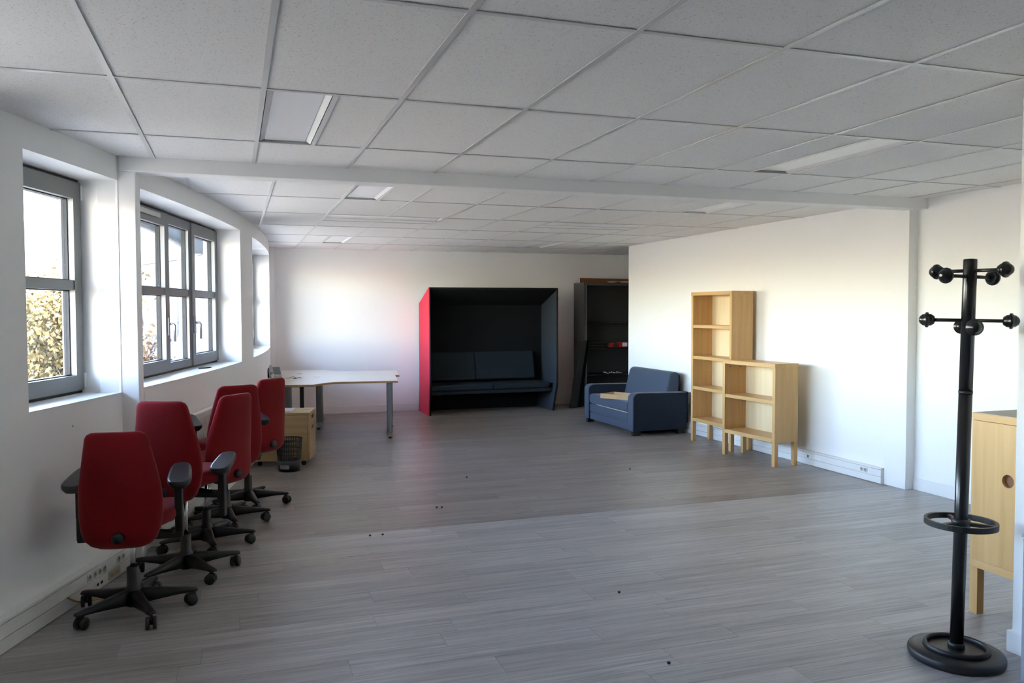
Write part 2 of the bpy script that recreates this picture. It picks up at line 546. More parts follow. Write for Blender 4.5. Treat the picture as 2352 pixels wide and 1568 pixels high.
def light_fixture(x0, x1, y0, y1, label):
    cx_, cy_ = (x0 + x1) / 2, (y0 + y1) / 2
    t = thing('ceiling_light', label, 'ceiling light', (cx_, cy_, CZ), 0, 'unlit ceiling light panels')
    hx, hy = (x1 - x0) / 2 - 0.004, (y1 - y0) / 2 - 0.004
    long_y = hy > hx
    f = MB()
    f.box(-hx, hx, -hy, hy, 0.05, 0.06)
    f.build('housing', 'lightframe', t)
    s = 0.030
    for sg in (-1, 1):
        if long_y:
            xo, xi = sg * hx, sg * (hx - s)
            P = [(min(xo, xi), 0.0), (max(xo, xi), 0.0)]
            e = MB().prism([(xo, 0.003), (xi, 0.022), (xi, 0.03), (xo, 0.03)] if sg < 0 else [(xi, 0.022), (xo, 0.003), (xo, 0.03), (xi, 0.03)], -hy, hy, 'y')
        else:
            yo, yi = sg * hy, sg * (hy - s)
            e = MB().prism([(yo, 0.003), (yi, 0.022), (yi, 0.03), (yo, 0.03)] if sg < 0 else [(yi, 0.022), (yo, 0.003), (yo, 0.03), (yi, 0.03)], -hx, hx, 'x')
        e.build('reflector_strip', 'lightframe', t)
    if long_y:
        d = box(-hx + s, hx - s, -hy, hy, 0.016, 0.022)
    else:
        d = box(-hx, hx, -hy + s, hy - s, 0.016, 0.022)
    d.build('diffuser', 'diffuser', t)
    return t

# front field
FX0, FY0 = -0.468, 2.6055
half_lights_f = {(1, 1): 0, (6, 1): 1}
BEAM0, BEAM1 = 5.69, 5.86
fx = [FX0 + TX * i for i in range(-9, 12)]
fy = [FY0 + TY * j for j in range(-6, 3)]
fx = [v for v in fx if v < RXN]
def section(x_lines, y_lines, ymin, ymax, xmax, half, wide):
    yl = [ymin] + [v for v in y_lines if ymin + 0.02 < v < ymax - 0.02] + [ymax]
    return yl
yl = [FRONT_Y] + [v for v in fy if FRONT_Y + 0.02 < v < BEAM0 - 0.02] + [BEAM0]
def x_right(y):
    return RXN if y < BEAM1 else (RX if y < R_END - 0.05 else 8.5)
def lay(xl, yl, half, wide, skip, name_l):
    for j in range(len(yl) - 1):
        y0, y1 = yl[j], yl[j + 1]
        xr = x_right((y0 + y1) / 2)
        for i in range(len(xl) - 1):
            x0, x1 = xl[i], min(xl[i + 1], xr)
            if x0 >= xr - 0.01:
                continue
            key = (round(x0, 2), round(y0, 2))
            if key in skip:
                continue
            if key in half:
                side, lab = half[key]
                xm = (x0 + x1) / 2
                if side == 0:
                    light_fixture(x0 + BW, xm, y0 + BW, y1 - BW, lab); put_tile(xm + 0.01, x1, y0, y1); bar(xm, xm + 0.024, y0 + BW, y1 - BW)
                else:
                    light_fixture(xm, x1 - BW, y0 + BW, y1 - BW, lab); put_tile(x0, xm - 0.01, y0, y1); bar(xm - 0.024, xm, y0 + BW, y1 - BW)
                continue
            put_tile(x0, x1, y0, y1)
        # cross bars: one for every row line
        if j > 0:
            xa = arc_x(y0) + 0.002
            bar(xa, xr - 0.002, y0 - BW, y0 + BW)
K = lambda x, y: (round(x, 2), round(y, 2))
lay(fx + [99], yl,
    {K(FX0 + TX, FY0 + TY): (0, 'unlit ceiling light nearest the window wall, in front of the beam'),
     K(FX0 + 6 * TX, FY0 + TY): (1, 'unlit ceiling light on the right in front of the beam')}, {}, {}, 'front')
def long_bar(x, ya, yb):
    # a runner along y, kept inside the curved wall
    s = ya
    if arc_x(ya) > x or arc_x(yb) > x:
        # arc_x grows with y up to ACY: keep the part with arc_x < x
        lo, hi = ya, yb
        if arc_x(ya) > x - 0.01:
            return
        for _ in range(40):
            mid = (lo + hi) / 2
            if arc_x(mid) < x - 0.01:
                lo = mid
            else:
                hi = mid
        yb = lo
    if yb - ya > 0.05:
        bar(x - BW, x + BW, ya + 0.002, yb - 0.002)
for x in fx:
    long_bar(x, FRONT_Y, BEAM0)

# back field
BX0, BY0 = -0.3095, 7.258
bxl = [BX0 + TX * i for i in range(-1, 15)]
byl = [BEAM1] + [BY0 - TY + TY * j for j in range(0, 6)] + [BACK_Y]
byl = [v for v in byl if v >= BEAM1]
byl = sorted(set([BEAM1] + [v for v in byl if BEAM1 + 0.05 < v < BACK_Y - 0.05] + [BACK_Y]))
skip = {}
w5, w6 = K(BX0 + 2 * TX, BY0 + TY), K(BX0 + 6 * TX, BY0 + TY)
for k in (2, 3, 6, 7):
    skip[K(BX0 + k * TX, BY0 + TY)] = 1
row0 = byl[1] if byl[1] < BY0 - 0.1 else byl[0]
lay(bxl + [99], byl,
    {K(BX0 + 2 * TX, row0): (0, 'unlit ceiling light just behind the beam on the window side'),
     K(BX0 + 7 * TX, row0): (1, 'unlit ceiling light just behind the beam on the right'),
     K(BX0 + 2 * TX, BY0 + 3 * TY): (1, 'bright little ceiling light panel close to the back wall, left'),
     K(BX0 + 7 * TX, BY0 + 3 * TY): (1, 'dim ceiling light panel close to the back wall, above the metal cupboard')}, {}, skip, 'back')
for k, lab in ((2, 'crosswise unlit ceiling light above the white desks'), (6, 'crosswise unlit ceiling light above the blue sofa')):
    x0, x1 = BX0 + k * TX, BX0 + (k + 2) * TX
    y0 = BY0 + TY
    light_fixture(x0 + BW, x1 - BW, y0 + BW, y0 + 0.32, lab)
    bar(x0 + BW, x1 - BW, y0 + 0.32, y0 + 0.344)
    for q in (0, 1):
        put_tile(x0 + q * TX, x0 + (q + 1) * TX, y0 + 0.60, y0 + TY)
        put_tile(x0 + q * TX, x0 + (q + 1) * TX, y0 + 0.34, y0 + 0.59)
    bar(x0 + BW, x1 - BW, y0 + 0.582, y0 + 0.606)
for i, x in enumerate(bxl):
    k = i - 1
    ye = BACK_Y
    if x > RX:
        bar(x - BW, x + BW, R_END + 0.25, BACK_Y - 0.002)
        continue
    if k in (3, 7):
        long_bar(x, BEAM1, BY0 + TY); long_bar(x, BY0 + 2 * TY, BACK_Y)
    else:
        long_bar(x, BEAM1, BACK_Y)

# ------------------------------------------------------------------ beam, columns, corner post
structure('trim_1', 'white ceiling beam crossing the room between two columns', box(arc_x(5.75), RXN, BEAM0, BEAM1, 2.505, 2.75).mesh('trim_1', 'wall', 0.004))
_ph = arc_phi(5.92)
structure('trim_2', 'slim white column on the window wall under the beam', box(-0.80, -0.578, BEAM0 + 0.02, 5.99, 0, 2.75).mesh('trim_2', 'wall', 0.004))
structure('trim_3', 'slim white column on the right wall under the beam', box(5.70, RXN + 0.05, 5.80, 6.06, 0, 2.75).mesh('trim_3', 'wall', 0.004))
structure('trim_4', 'white boxed corner post between window wall and back wall', box(arc_x(13.1) - 0.1, 0.60, 12.98, BACK_Y, 0, 2.75).mesh('trim_4', 'wall', 0.003))

# ------------------------------------------------------------------ curved window wall
RO = AR - 0.36
WINS = [(-19.13, -17.02, 'single'), (-16.42, -10.44, 'triple'), (-8.81, -2.5, 'triple'), (-23.6, -20.85, 'single')]
mb = MB()
edges = sorted(WINS)
p = -42.0
for (a, b, k) in edges:
    arc_box(mb, p, a, AR, RO, -0.3, 2.75)
    arc_box(mb, a, b, AR, RO, -0.3, SILL)
    arc_box(mb, a, b, AR, RO, HEAD, 2.75)
    p = b
arc_box(mb, p, arc_phi(BACK_Y + 0.2), AR, RO, -0.3, 2.75)
structure('wall_left', 'curved white window wall with deep reveals', mb.mesh('wall_left', 'wall'))

def make_window(n, a, b, kind, label):
    """flat aluminium window set back in its reveal; local x along the wall, y into the room, z up"""
    w = structure('window_%d' % n, label)
    D = 0.235
    P0 = Vector((*arc(a, AR - D), 0)); P1 = Vector((*arc(b, AR - D), 0))
    ex = (P1 - P0).normalized(); ey = Vector((ex.y, -ex.x, 0))
    if ey.dot(Vector((1, 0, 0))) < 0:
        ey = -ey
    W = (P1 - P0).length
    mat = Matrix(((ex.x, ey.x, 0, P0.x), (ex.y, ey.y, 0, P0.y), (0, 0, 1, 0), (0, 0, 0, 1)))
    w.matrix_world = mat
    z0, z1 = SILL + 0.004, HEAD - 0.002
    # sill board on the wall, following the curve is not needed at this width
    e0 = MB()
    nseg = 8
    ring = []
    inv = mat.inverted()
    for i in range(nseg + 1):
        q = a + (b - a) * i / nseg
        A = inv @ Vector((*arc(q, AR + 0.004), 0)); B = inv @ Vector((*arc(q, AR - D - 0.02), 0))
        ring.append([(A.x, A.y, SILL), (B.x, B.y, SILL), (B.x, B.y, SILL + 0.006), (A.x, A.y, SILL + 0.006)])
    e0.rings(ring, True, False).build('window_sill', 'trim', w)
    f = MB(); t = 0.035
    z0 += 0.002
    f.box(0, W, -0.08, -0.01, z0, z0 + t).box(0, W, -0.08, -0.01, z1 - t, z1)
    f.box(0, t, -0.08, -0.01, z0, z1).box(W - t, W, -0.08, -0.01, z0, z1)
    f.build('frame', 'rubber', w)
    if kind == 'single':
        sash = [(t * 0.5, W - t * 0.5, 'R')]
    else:
        g = W * 0.462; h = W * 0.690
        sash = [(t * 0.5, g, 'L'), (g + 0.002, h, 'F'), (h + 0.012, W - t * 0.5, 'R')]
    for (s0, s1, hand) in sash:
        fw = 0.085 if hand != 'F' else 0.055
        zz0, zz1 = z0 + 0.02, z1 - 0.02
        zm = 1.785
        m = MB()
        yf, yb = (0.012, -0.06) if hand != 'F' else (0.0, -0.06)
        # mitred look: stiles full height, rails between
        m.box(s0, s0 + fw, yb, yf, zz0, zz1).box(s1 - fw, s1, yb, yf, zz0, zz1)
        m.box(s0 + fw, s1 - fw, yb, yf, zz0, zz0 + fw + 0.01).box(s0 + fw, s1 - fw, yb, yf, zz1 - fw - 0.02, zz1)
        S = m.build('sash', 'alu', w)
        box(s0 + fw, s1 - fw, yb + 0.01, yf - 0.006, zm - 0.03, zm + 0.03).build('glazing_bar', 'alu', S)
        gm = MB()
        for (ga, gb) in ((zz0 + fw + 0.01, zm - 0.03), (zm + 0.03, zz1 - fw - 0.02)):
            g0, g1 = s0 + fw, s1 - fw
            gm.box(g0, g0 + 0.007, yb - 0.001, yb + 0.035, ga, gb).box(g1 - 0.007, g1, yb - 0.001, yb + 0.035, ga, gb)
            gm.box(g0 + 0.007, g1 - 0.007, yb - 0.001, yb + 0.035, ga, ga + 0.006).box(g0 + 0.007, g1 - 0.007, yb - 0.001, yb + 0.035, gb - 0.006, gb)
            box(g0 + 0.007, g1 - 0.007, yb + 0.012, yb + 0.020, ga + 0.006, gb - 0.006).build('pane', 'glass', S)
        gm.build('gasket', 'rubber', S)
        if hand in 'LR' and kind == 'triple':
            hx = (s1 - fw * 0.5) if hand == 'L' else (s0 + fw * 0.5)
            hz = 1.50
            H_ = MB()
            H_.box(hx - 0.013, hx + 0.013, yf, yf + 0.012, hz - 0.075, hz + 0.075)
            H_.tube([(hx, yf + 0.01, hz + 0.02), (hx, yf + 0.045, hz + 0.02), (hx, yf + 0.056, hz + 0.008), (hx, yf + 0.056, hz - 0.125)], 0.010, 10)
            H_.build('handle', 'steel', S)
        if hand == 'R':
            for hz in (zz0 + 0.06, zz1 - 0.06):
                MB().lathe([(0.008, -0.045), (0.008, 0.045)], 10, (s1 + 0.004, yf + 0.004, hz)).build('hinge', 'plastic_white', S)
        if hand == 'L':
            for (va, vb) in ((0.10, 0.46), (0.48, 0.84)):
                L_ = s1 - s0
                box(s0 + L_ * va, s0 + L_ * vb, yf, yf + 0.014, zz1 - 0.058, zz1 - 0.018).build('trickle_vent', 'vent', S, 0.004)
    return w
labels = ['single narrow grey window beside the column, nearest the camera', 'wide three-part grey window with two steel handles', 'window nearest the back wall, seen only by its reveal',
          'grey window outside the view beside the camera', 'three-part grey window behind the camera']
for i, (a, b, k) in enumerate(WINS):
    make_window(i + 1, a, b, k, labels[i])

# ------------------------------------------------------------------ other walls
structure('wall_back', 'white back wall behind the desks and the alcove sofa', box(arc_x(BACK_Y) - 0.30, 8.7, BACK_Y, BACK_Y + 0.2, -0.3, 2.75).mesh('wall_back', 'wall'))
mbw = MB()
mbw.box(RX, RX + 0.16, 5.93, R_END, -0.3, 2.75)
mbw.box(RX + 0.16, 8.5, R_END - 0.16, R_END, -0.3, 2.75)
structure('wall_right', 'long white wall behind the bookcases', mbw.mesh('wall_right', 'wall'))
structure('wall_right_near', 'white wall behind the coat stand', box(RXN, RXN + 0.2, FRONT_Y, 5.93, -0.3, 2.75).mesh('wall_right_near', 'wall'))
structure('wall_alcove', 'end wall of the alcove with the metal cupboard', box(8.5, 8.7, R_END - 0.2, BACK_Y, -0.3, 2.75).mesh('wall_alcove', 'wall'))
structure('wall_front', 'white wall behind the camera', box(arc_x(FRONT_Y - 0.2) - 0.05, RXN + 0.2, FRONT_Y - 0.2, FRONT_Y, -0.3, 2.75).mesh('wall_front', 'wall'))
pier = structure('wall_partition', 'end of a white partition at the right edge', box(3.475, 3.62, 1.5, 2.87, 0, 2.75).mesh('wall_partition', 'wall'))
structure('baseboard_partition', 'white baseboard round the partition end', MB().box(3.455, 3.475, 1.5, 2.885, 0, 0.10).box(3.475, 3.635, 2.87, 2.885, 0, 0.10).mesh('baseboard_partition', 'trim', 0.003))
structure('baseboard_back', 'white baseboard along the back wall', box(0.60, 8.4, BACK_Y - 0.014, BACK_Y, 0, 0.115).mesh('baseboard_back', 'trim', 0.003))
structure('baseboard_right_near', 'white baseboard along the near right wall', box(RXN - 0.014, RXN, FRONT_Y, 5.80, 0, 0.11).mesh('baseboard_right_near', 'trim', 0.003))

# cable trunking (two lids) along right and left wall
tr = structure('baseboard_right', 'two-channel white cable trunking along the right wall')
def straight_trunk(parent, y0, y1, xw):
    box(xw - 0.034, xw, y0, y1, 0.0, 0.148).build('trunking_body', 'plastic_white', parent)
    box(xw - 0.048, xw - 0.034, y0, y1, 0.004, 0.066).build('trunking_lid', 'plastic_white', parent, 0.003)
    box(xw - 0.048, xw - 0.034, y0, y1, 0.070, 0.132).build('trunking_lid', 'plastic_white', parent, 0.003)
    box(xw - 0.052, xw, y0, y1, 0.136, 0.150).build('trunking_edge', 'plastic_white', parent, 0.003)
straight_trunk(tr, 6.06, R_END, RX)
box(RX - 0.0495, RX - 0.047, 7.07, 7.09, 0.080, 0.105).build('knockout_hole', 'dark_hole', tr)
tl = structure('baseboard_left', 'two-channel white cable trunking along the curved window wall')
def curved_trunk(parent, p0, p1):
    arc_box(MB(), p0, p1, AR, AR + 0.040, 0, 0.150).build('trunking_body', 'plastic_white', parent)
    arc_box(MB(), p0, p1, AR + 0.040, AR + 0.054, 0.004, 0.070).build('trunking_lid', 'plastic_white', parent)
    arc_box(MB(), p0, p1, AR + 0.040, AR + 0.054, 0.074, 0.140).build('trunking_lid', 'plastic_white', parent)
    arc_box(MB(), p0, p1, AR, AR + 0.056, 0.146, 0.158).build('trunking_edge', 'plastic_white', parent)
curved_trunk(tl, -30, -17.0)
curved_trunk(tl, -16.15, -2.2)

def socket(label, origin, ex, ez_h, plate='plastic_white', group='power sockets'):
    # origin: centre on the lid face; ex: along the wall; normal points to the room
    ex = Vector(ex).normalized()
    nrm = Vector((ex.y, -ex.x, 0))
    t = thing('power_socket', label, 'socket', origin, 0, group)
    mat = Matrix(((ex.x, nrm.x, 0, origin[0]), (ex.y, nrm.y, 0, origin[1]), (0, 0, 1, origin[2]), (0, 0, 0, 1)))
    t.matrix_world = mat
    box(-0.0225, 0.0225, 0.0, 0.006, -0.0225, 0.0225).build('plate', plate, t, 0.002)
    rot = Matrix.Rotation(-PI / 2, 4, 'X')
    MB().lathe([(0.0195, 0.0055), (0.0195, 0.0075), (0.016, 0.0075), (0.0155, 0.0062)], 20, mat=rot, cap=True).build('rim', 'grey_socket', t)
    pin = MB()
    for a_ in (-0.0065, 0.0065):
        pin.lathe([(0.0026, 0.006), (0.0026, 0.0085)], 8, (a_, 0, 0), rot)
    pin.lathe([(0.0022, 0.006), (0.0022, 0.012)], 8, (0, -0.006, 0), rot)
    pin.build('contacts', 'dark_hole', t)
    return t
for k, yv in enumerate((6.30, 6.252)):
    # ex such that normal is -x: ex=(0,-1): nrm=(-1,0)
    socket(('far' if k == 0 else 'near') + ' one of two white sockets on the right wall trunking', (RX - 0.048, yv, 0.101), (0, -1, 0), 0)
def left_pt(phi, off):
    a_ = arc(phi, AR + off); return a_
def left_socket(lab, phi, z, plate='plastic_white'):
    a_ = arc(phi, AR + 0.054)
    th = math.radians(phi)
    # normal to the room = (cos, sin); nrm=(ex.y,-ex.x) => ex = (-sin, cos)
    return socket(lab, (a_[0], a_[1], z), (-math.sin(th), math.cos(th), 0), 0, plate)
names4 = ['first', 'second', 'third', 'fourth']
for k in range(4):
    left_socket(names4[k] + ' from the camera of four grey sockets behind the front chair', arc_phi(5.16 + 0.055 * k), 0.108)
for k in range(2):
    left_socket(('nearer' if k == 0 else 'farther') + ' one of the paired sockets beside the four behind the front chair', arc_phi(5.50 + 0.055 * k), 0.108)
def data_plate(lab, phi0, phi1, m_):
    t = thing('data_outlet', lab, 'outlet', (0, 0, 0), 0, 'data outlets')
    arc_box(MB(), phi0, phi1, AR + 0.0535, AR + 0.058, 0.014, 0.062).build('plate', m_, t)
    q = (phi1 - phi0)
    for c_ in (0.28, 0.72):
        arc_box(MB(), phi0 + q * (c_ - 0.12), phi0 + q * (c_ + 0.12), AR + 0.0575, AR + 0.0595, 0.030, 0.046).build('port', 'dark_hole' if m_ != 'cream_plate' else 'birch_dull', t)
data_plate('white double data outlet below the four sockets', arc_phi(5.22), arc_phi(5.32), 'plastic_white')
data_plate('yellowed double data outlet below the paired sockets', arc_phi(5.38), arc_phi(5.52), 'cream_plate')

# yellow cable on the floor by the left wall
def on_arc(y_, off, z):
    return (arc_x(y_) + off, y_, z)
cb = [on_arc(4.93, 0.055, 0.075), on_arc(4.97, 0.10, 0.03), on_arc(5.1, 0.17, 0.006), on_arc(5.25, 0.26, 0.005), on_arc(5.45, 0.28, 0.005), on_arc(5.7, 0.22, 0.005), on_arc(5.95, 0.24, 0.005), on_arc(6.2, 0.18, 0.005), on_arc(6.5, 0.12, 0.005)]
def smooth_path(P, n=6):
    P = [Vector(p) for p in P]; out = []
    for i in range(len(P) - 1):
        p0, p1, p2, p3 = P[max(i - 1, 0)], P[i], P[i + 1], P[min(i + 2, len(P) - 1)]
        for k in range(n):
            t = k / n
            out.append(0.5 * ((2 * p1) + (-p0 + p2) * t + (2 * p0 - 5 * p1 + 4 * p2 - p3) * t * t + (-p0 + 3 * p1 - 3 * p2 + p3) * t ** 3))
    out.append(P[-1])
    return out
tag(MB().tube(smooth_path(cb), 0.0045, 8).build('network_cable', 'yellow'), 'yellow network cable lying on the floor under the red chairs', 'cable')

# radiator under the wide window
rad = thing('radiator', 'white panel radiator under the wide window behind the red chairs', 'radiator', (0, 0, 0))
arc_box(MB(), -15.0, -11.2, AR + 0.02, AR + 0.06, 0.22, 0.80).build('panel', 'trim', rad)
for i in range(60):
    q = -14.95 + 3.7 * i / 59
    arc_box(MB(), q, q + 0.035, AR + 0.06, AR + 0.066, 0.25, 0.77).build('fin', 'trim', rad)
arc_box(MB(), -15.0, -11.2, AR + 0.015, AR + 0.068, 0.80, 0.815).build('top_grille', 'trim', rad)
for q in (-14.6, -11.6):
    arc_box(MB(), q, q + 0.08, AR, AR + 0.02, 0.3, 0.34).build('bracket', 'trim', rad)

# pen on the sill of the wide window
_pa = arc(-12.55, AR - 0.12)
_pen = MB().tube([(-0.07, 0, 0), (0.05, 0, 0), (0.064, 0, 0), (0.072, 0, 0)], [0.0052, 0.0052, 0.003, 0.001], 8)
pen = _pen.build('pen', 'navy'); pen.location = (_pa[0], _pa[1], SILL + 0.0117); pen.rotation_euler = (0, 0, math.radians(42))
tag(pen, 'dark pen lying on the sill of the wide window', 'pen')

# scuff hole on left wall
_sa = arc(arc_phi(5.13), AR)
sc_ = MB().lathe([(0.008, 0), (0.004, 0.002)], 8).build('wall_hole', 'dirt', bpy.data.objects['wall_left'])
sc_.location = (_sa[0], _sa[1], 0.98); sc_.rotation_euler = (0, PI / 2, 0)

# ------------------------------------------------------------------ red office chairs
def sup(n, a, b, e, cx_=0, cy_=0):
    out = []
    for i in range(n):
        t = 2 * PI * i / n
        c, s = math.cos(t), math.sin(t)
        out.append((cx_ + a * math.copysign(abs(c) ** (2 / e), c), cy_ + b * math.copysign(abs(s) ** (2 / e), s)))
    return out

def make_chair_meshes():
    D = {}
    # backrest: rows in z from 0 (bottom) to 0.67 (top)
    rows_ = [(0.000, 0.07, 0.008), (0.005, 0.110, 0.020), (0.020, 0.150, 0.032), (0.05, 0.182, 0.040), (0.10, 0.202, 0.043), (0.17, 0.213, 0.042), (0.25, 0.214, 0.040),
             (0.32, 0.207, 0.037), (0.39, 0.195, 0.034), (0.46, 0.181, 0.031), (0.53, 0.167, 0.028), (0.575, 0.158, 0.025), (0.594, 0.147, 0.020), (0.605, 0.126, 0.012), (0.608, 0.10, 0.005)]
    R = []
    for (z, w, t) in [(q[0], q[1] * 0.95, q[2]) for q in rows_]:
        lean = -0.02 - 0.20 * max(0, z - 0.20) ** 1.25 - 0.14 * (max(0, 0.16 - z)) ** 1.0 + 0.9 * max(0, 0.06 - z) ** 1.3
        ring = []
        for (x, y_) in sup(32, w, t, 3.2):
            bend = 0.55 * x * x
            ring.append((x, y_ + lean + bend, z))
        R.append(ring)
    D['backrest'] = MB().rings(R).mesh('backrest', 'red')
    # seat cushion
    R = []
    for (z, s) in ((0.0, 0.86), (0.008, 0.95), (0.03, 1.0), (0.055, 1.0), (0.075, 0.97), (0.086, 0.90), (0.090, 0.80)):
        ring = []
        for (x, y_) in sup(32, 0.235 * s, 0.225 * s, 3.6):
            drop = -0.035 * max(0, (y_ - 0.12) / 0.11) ** 2
            dish = 0.010 * (x / 0.235) ** 2
            ring.append((x * (1.0 if y_ > -0.1 else 0.95), y_, z + drop + dish))
        R.append(ring)
    D['seat'] = MB().rings(R).mesh('seat', 'red')
    # knob on the rear of the backrest
    D['knob'] = MB().lathe([(0.020, 0.0), (0.030, 0.006), (0.030, 0.020), (0.025, 0.028), (0.012, 0.031)], 20, mat=Matrix.Rotation(PI / 2, 4, 'X')).mesh('knob', 'black')
    # armrest: L bracket + post + pad
    a = MB()
    a.box(-0.02, 0.02, -0.022, 0.022, 0.0, 0.20)
    a.prism([(-0.021, -0.026), (0.021, -0.026), (0.017, 0.026), (-0.017, 0.026)], 0.12, 0.33)
    D['arm_post'] = a.mesh('arm_post', 'black', 0.006)
    D['arm_bracket'] = MB().box(-0.17, 0.02, -0.024, 0.024, -0.03, 0.012).mesh('arm_bracket', 'black', 0.006)
    R = []
    for (z, s) in ((0.0, 0.70), (0.012, 0.93), (0.024, 1.0), (0.034, 0.98), (0.040, 0.90), (0.042, 0.75)):
        R.append([(x * s * (1 + 0.9 * (-y_)), y_ * (0.94 + 0.06 * s), z + 0.02 * max(0, y_) * 0) for (x, y_) in sup(28, 0.060, 0.130, 3.4)])
    D['arm_pad'] = MB().rings(R).mesh('arm_pad', 'black_pad')
    # under-seat mechanism
    m = MB()
    m.box(-0.075, 0.075, -0.12, 0.12, -0.05, 0.0)
    m.prism([(-0.22, -0.035), (-0.20, -0.05), (-0.08, -0.06), (-0.08, -0.012), (-0.20, -0.004)], -0.04, 0.04, 'x')
    D['mechanism'] = m.mesh('mechanism', 'black', 0.008)
    D['spine'] = MB().tube([(0, -0.16, -0.03), (0, -0.215, -0.028), (0, -0.24, 0.0), (0, -0.245, 0.06)], [0.022, 0.022, 0.02, 0.012], 10).mesh('back_bracket', 'black')
    D['lever'] = MB().tube([(0.06, 0.0, -0.025), (0.16, -0.03, -0.03), (0.22, -0.07, -0.032), (0.235, -0.115, -0.02)], [0.006, 0.006, 0.007, 0.010], 8).mesh('lever', 'black')
    D['tension_knob'] = MB().lathe([(0.006, 0.0), (0.006, -0.015), (0.027, -0.018), (0.030, -0.03), (0.026, -0.048), (0.012, -0.05)], 18, (-0.13, -0.12, -0.01)).mesh('tension_knob', 'black')
    # base
    D['hub'] = MB().lathe([(0.032, 0.035), (0.042, 0.045), (0.046, 0.10), (0.040, 0.135), (0.032, 0.15), (0.031, 0.245), (0.026, 0.25)], 20).mesh('base_hub', 'black')
    R = []
    for (r, w, z0, z1) in ((0.025, 0.034, 0.050, 0.128), (0.08, 0.031, 0.058, 0.126), (0.15, 0.027, 0.066, 0.116), (0.22, 0.023, 0.072, 0.106), (0.275, 0.021, 0.075, 0.100), (0.318, 0.021, 0.076, 0.093), (0.326, 0.012, 0.079, 0.087)):
        R.append([(r, -w, z0), (r, w, z0), (r, w * 0.85, z1 - 0.006), (r, w * 0.45, z1), (r, -w * 0.45, z1), (r, -w * 0.85, z1 - 0.006)])
    D['base_leg'] = MB().rings(R).mesh('base_leg', 'black')
    c = MB()
    rx = Matrix.Rotation(PI / 2, 4, 'X')
    for s in (-1, 1):
        c.lathe([(0.010, -0.009), (0.029, -0.009), (0.0315, -0.006), (0.0315, 0.006), (0.029, 0.009), (0.010, 0.009)], 20, mat=Matrix.Translation((-0.012, s * 0.0175, 0.0315)) @ rx)
    D['caster_wheels'] = c.mesh('caster_wheels', 'black')
    h = MB()
    h.prism([(-0.036, 0.030), (-0.012, 0.022), (0.016, 0.045), (0.014, 0.064), (-0.014, 0.070), (-0.034, 0.055)], -0.007, 0.007, 'y')
    h.lathe([(0.007, 0.055), (0.007, 0.082)], 10)
    D['caster_hood'] = h.mesh('caster_hood', 'black')
    return D
CH = make_chair_meshes()
_col_mesh = {}
def make_chair(label, x, y_, rot, lift, base_rot, cast, arm_dz=0.0):
    t = thing('office_chair', label, 'chair', (x, y_, 0), math.radians(rot), 'red office chairs by the windows')
    zb = 0.41 + lift                      # bottom of the backrest
    seat_z = zb + 0.075
    b = link('backrest', CH['backrest'], t); b.location = (0, -0.205, zb)
    k = link('knob', CH['knob'], b); k.location = (0, -0.068, 0.068)
    s = link('seat', CH['seat'], t); s.location = (0, 0.03, seat_z)
    for sg in (-1, 1):
        br = link('arm_bracket', CH['arm_bracket'], t); br.location = (sg * 0.242, -0.02, seat_z - 0.055)
        if sg < 0:
            br.rotation_euler = (0, 0, PI)
        po = link('arm_post', CH['arm_post'], t); po.location = (sg * 0.245, -0.02, seat_z - 0.075 + arm_dz)
        pa = link('arm_pad', CH['arm_pad'], t); pa.location = (sg * 0.25, 0.0, seat_z + 0.228 + arm_dz); pa.rotation_euler = (math.radians(14), 0, math.radians(sg * 6))
    me = link('mechanism', CH['mechanism'], t); me.location = (0, 0, seat_z)
    for nm in ('spine', 'lever', 'tension_knob'):
        q = link(CH[nm].name.split('.')[0], CH[nm], t); q.location = (0, 0, seat_z - 0.01)
    key = round(lift, 3)
    if key not in _col_mesh:
        _col_mesh[key] = MB().lathe([(0.0145, 0.20), (0.0145, seat_z - 0.03)], 16).mesh('gas_lift', 'chrome')
    link('gas_lift', _col_mesh[key], t)
    link('base_hub', CH['hub'], t)
    for i in range(5):
        a = math.radians(base_rot + 72 * i)
        lg = link('base_leg', CH['base_leg'], t); lg.rotation_euler = (0, 0, a)
        ca = link('caster', CH['caster_hood'], t)
        ca.location = (0.300 * math.cos(a), 0.300 * math.sin(a), 0); ca.rotation_euler = (0, 0, a + cast[i])
        link('caster_wheels', CH['caster_wheels'], ca)
    return t
make_chair('red office chair nearest the camera, seen from behind with both armrests', -0.535, 4.80, -7, 0.0, 11, (0.3, 1.2, 2.2, 0.4, 2.8))
make_chair('red office chair second from the camera, with one armrest showing beside it', -0.30, 5.40, -22, 0.085, 36, (1.0, 0.2, 1.9, 2.5, 0.7), -0.125)
make_chair('red office chair turned to the wall, partly hiding the brighter one behind', -0.20, 6.02, 48, 0.045, -56, (0.6, 1.5, 0.1, 2.0, 1.1))
make_chair('brightest red office chair, high back standing closest to the window wall', -0.075, 6.62, 20, 0.06, -26, (0.6, 1.5, 0.1, 2.0, 1.1))
make_chair('red office chair farthest from the camera, beside the wastebasket', 0.095, 7.17, 44, 0.055, -50, (2.6, 1.5, 0.1, 2.0, 0.4), -0.03)

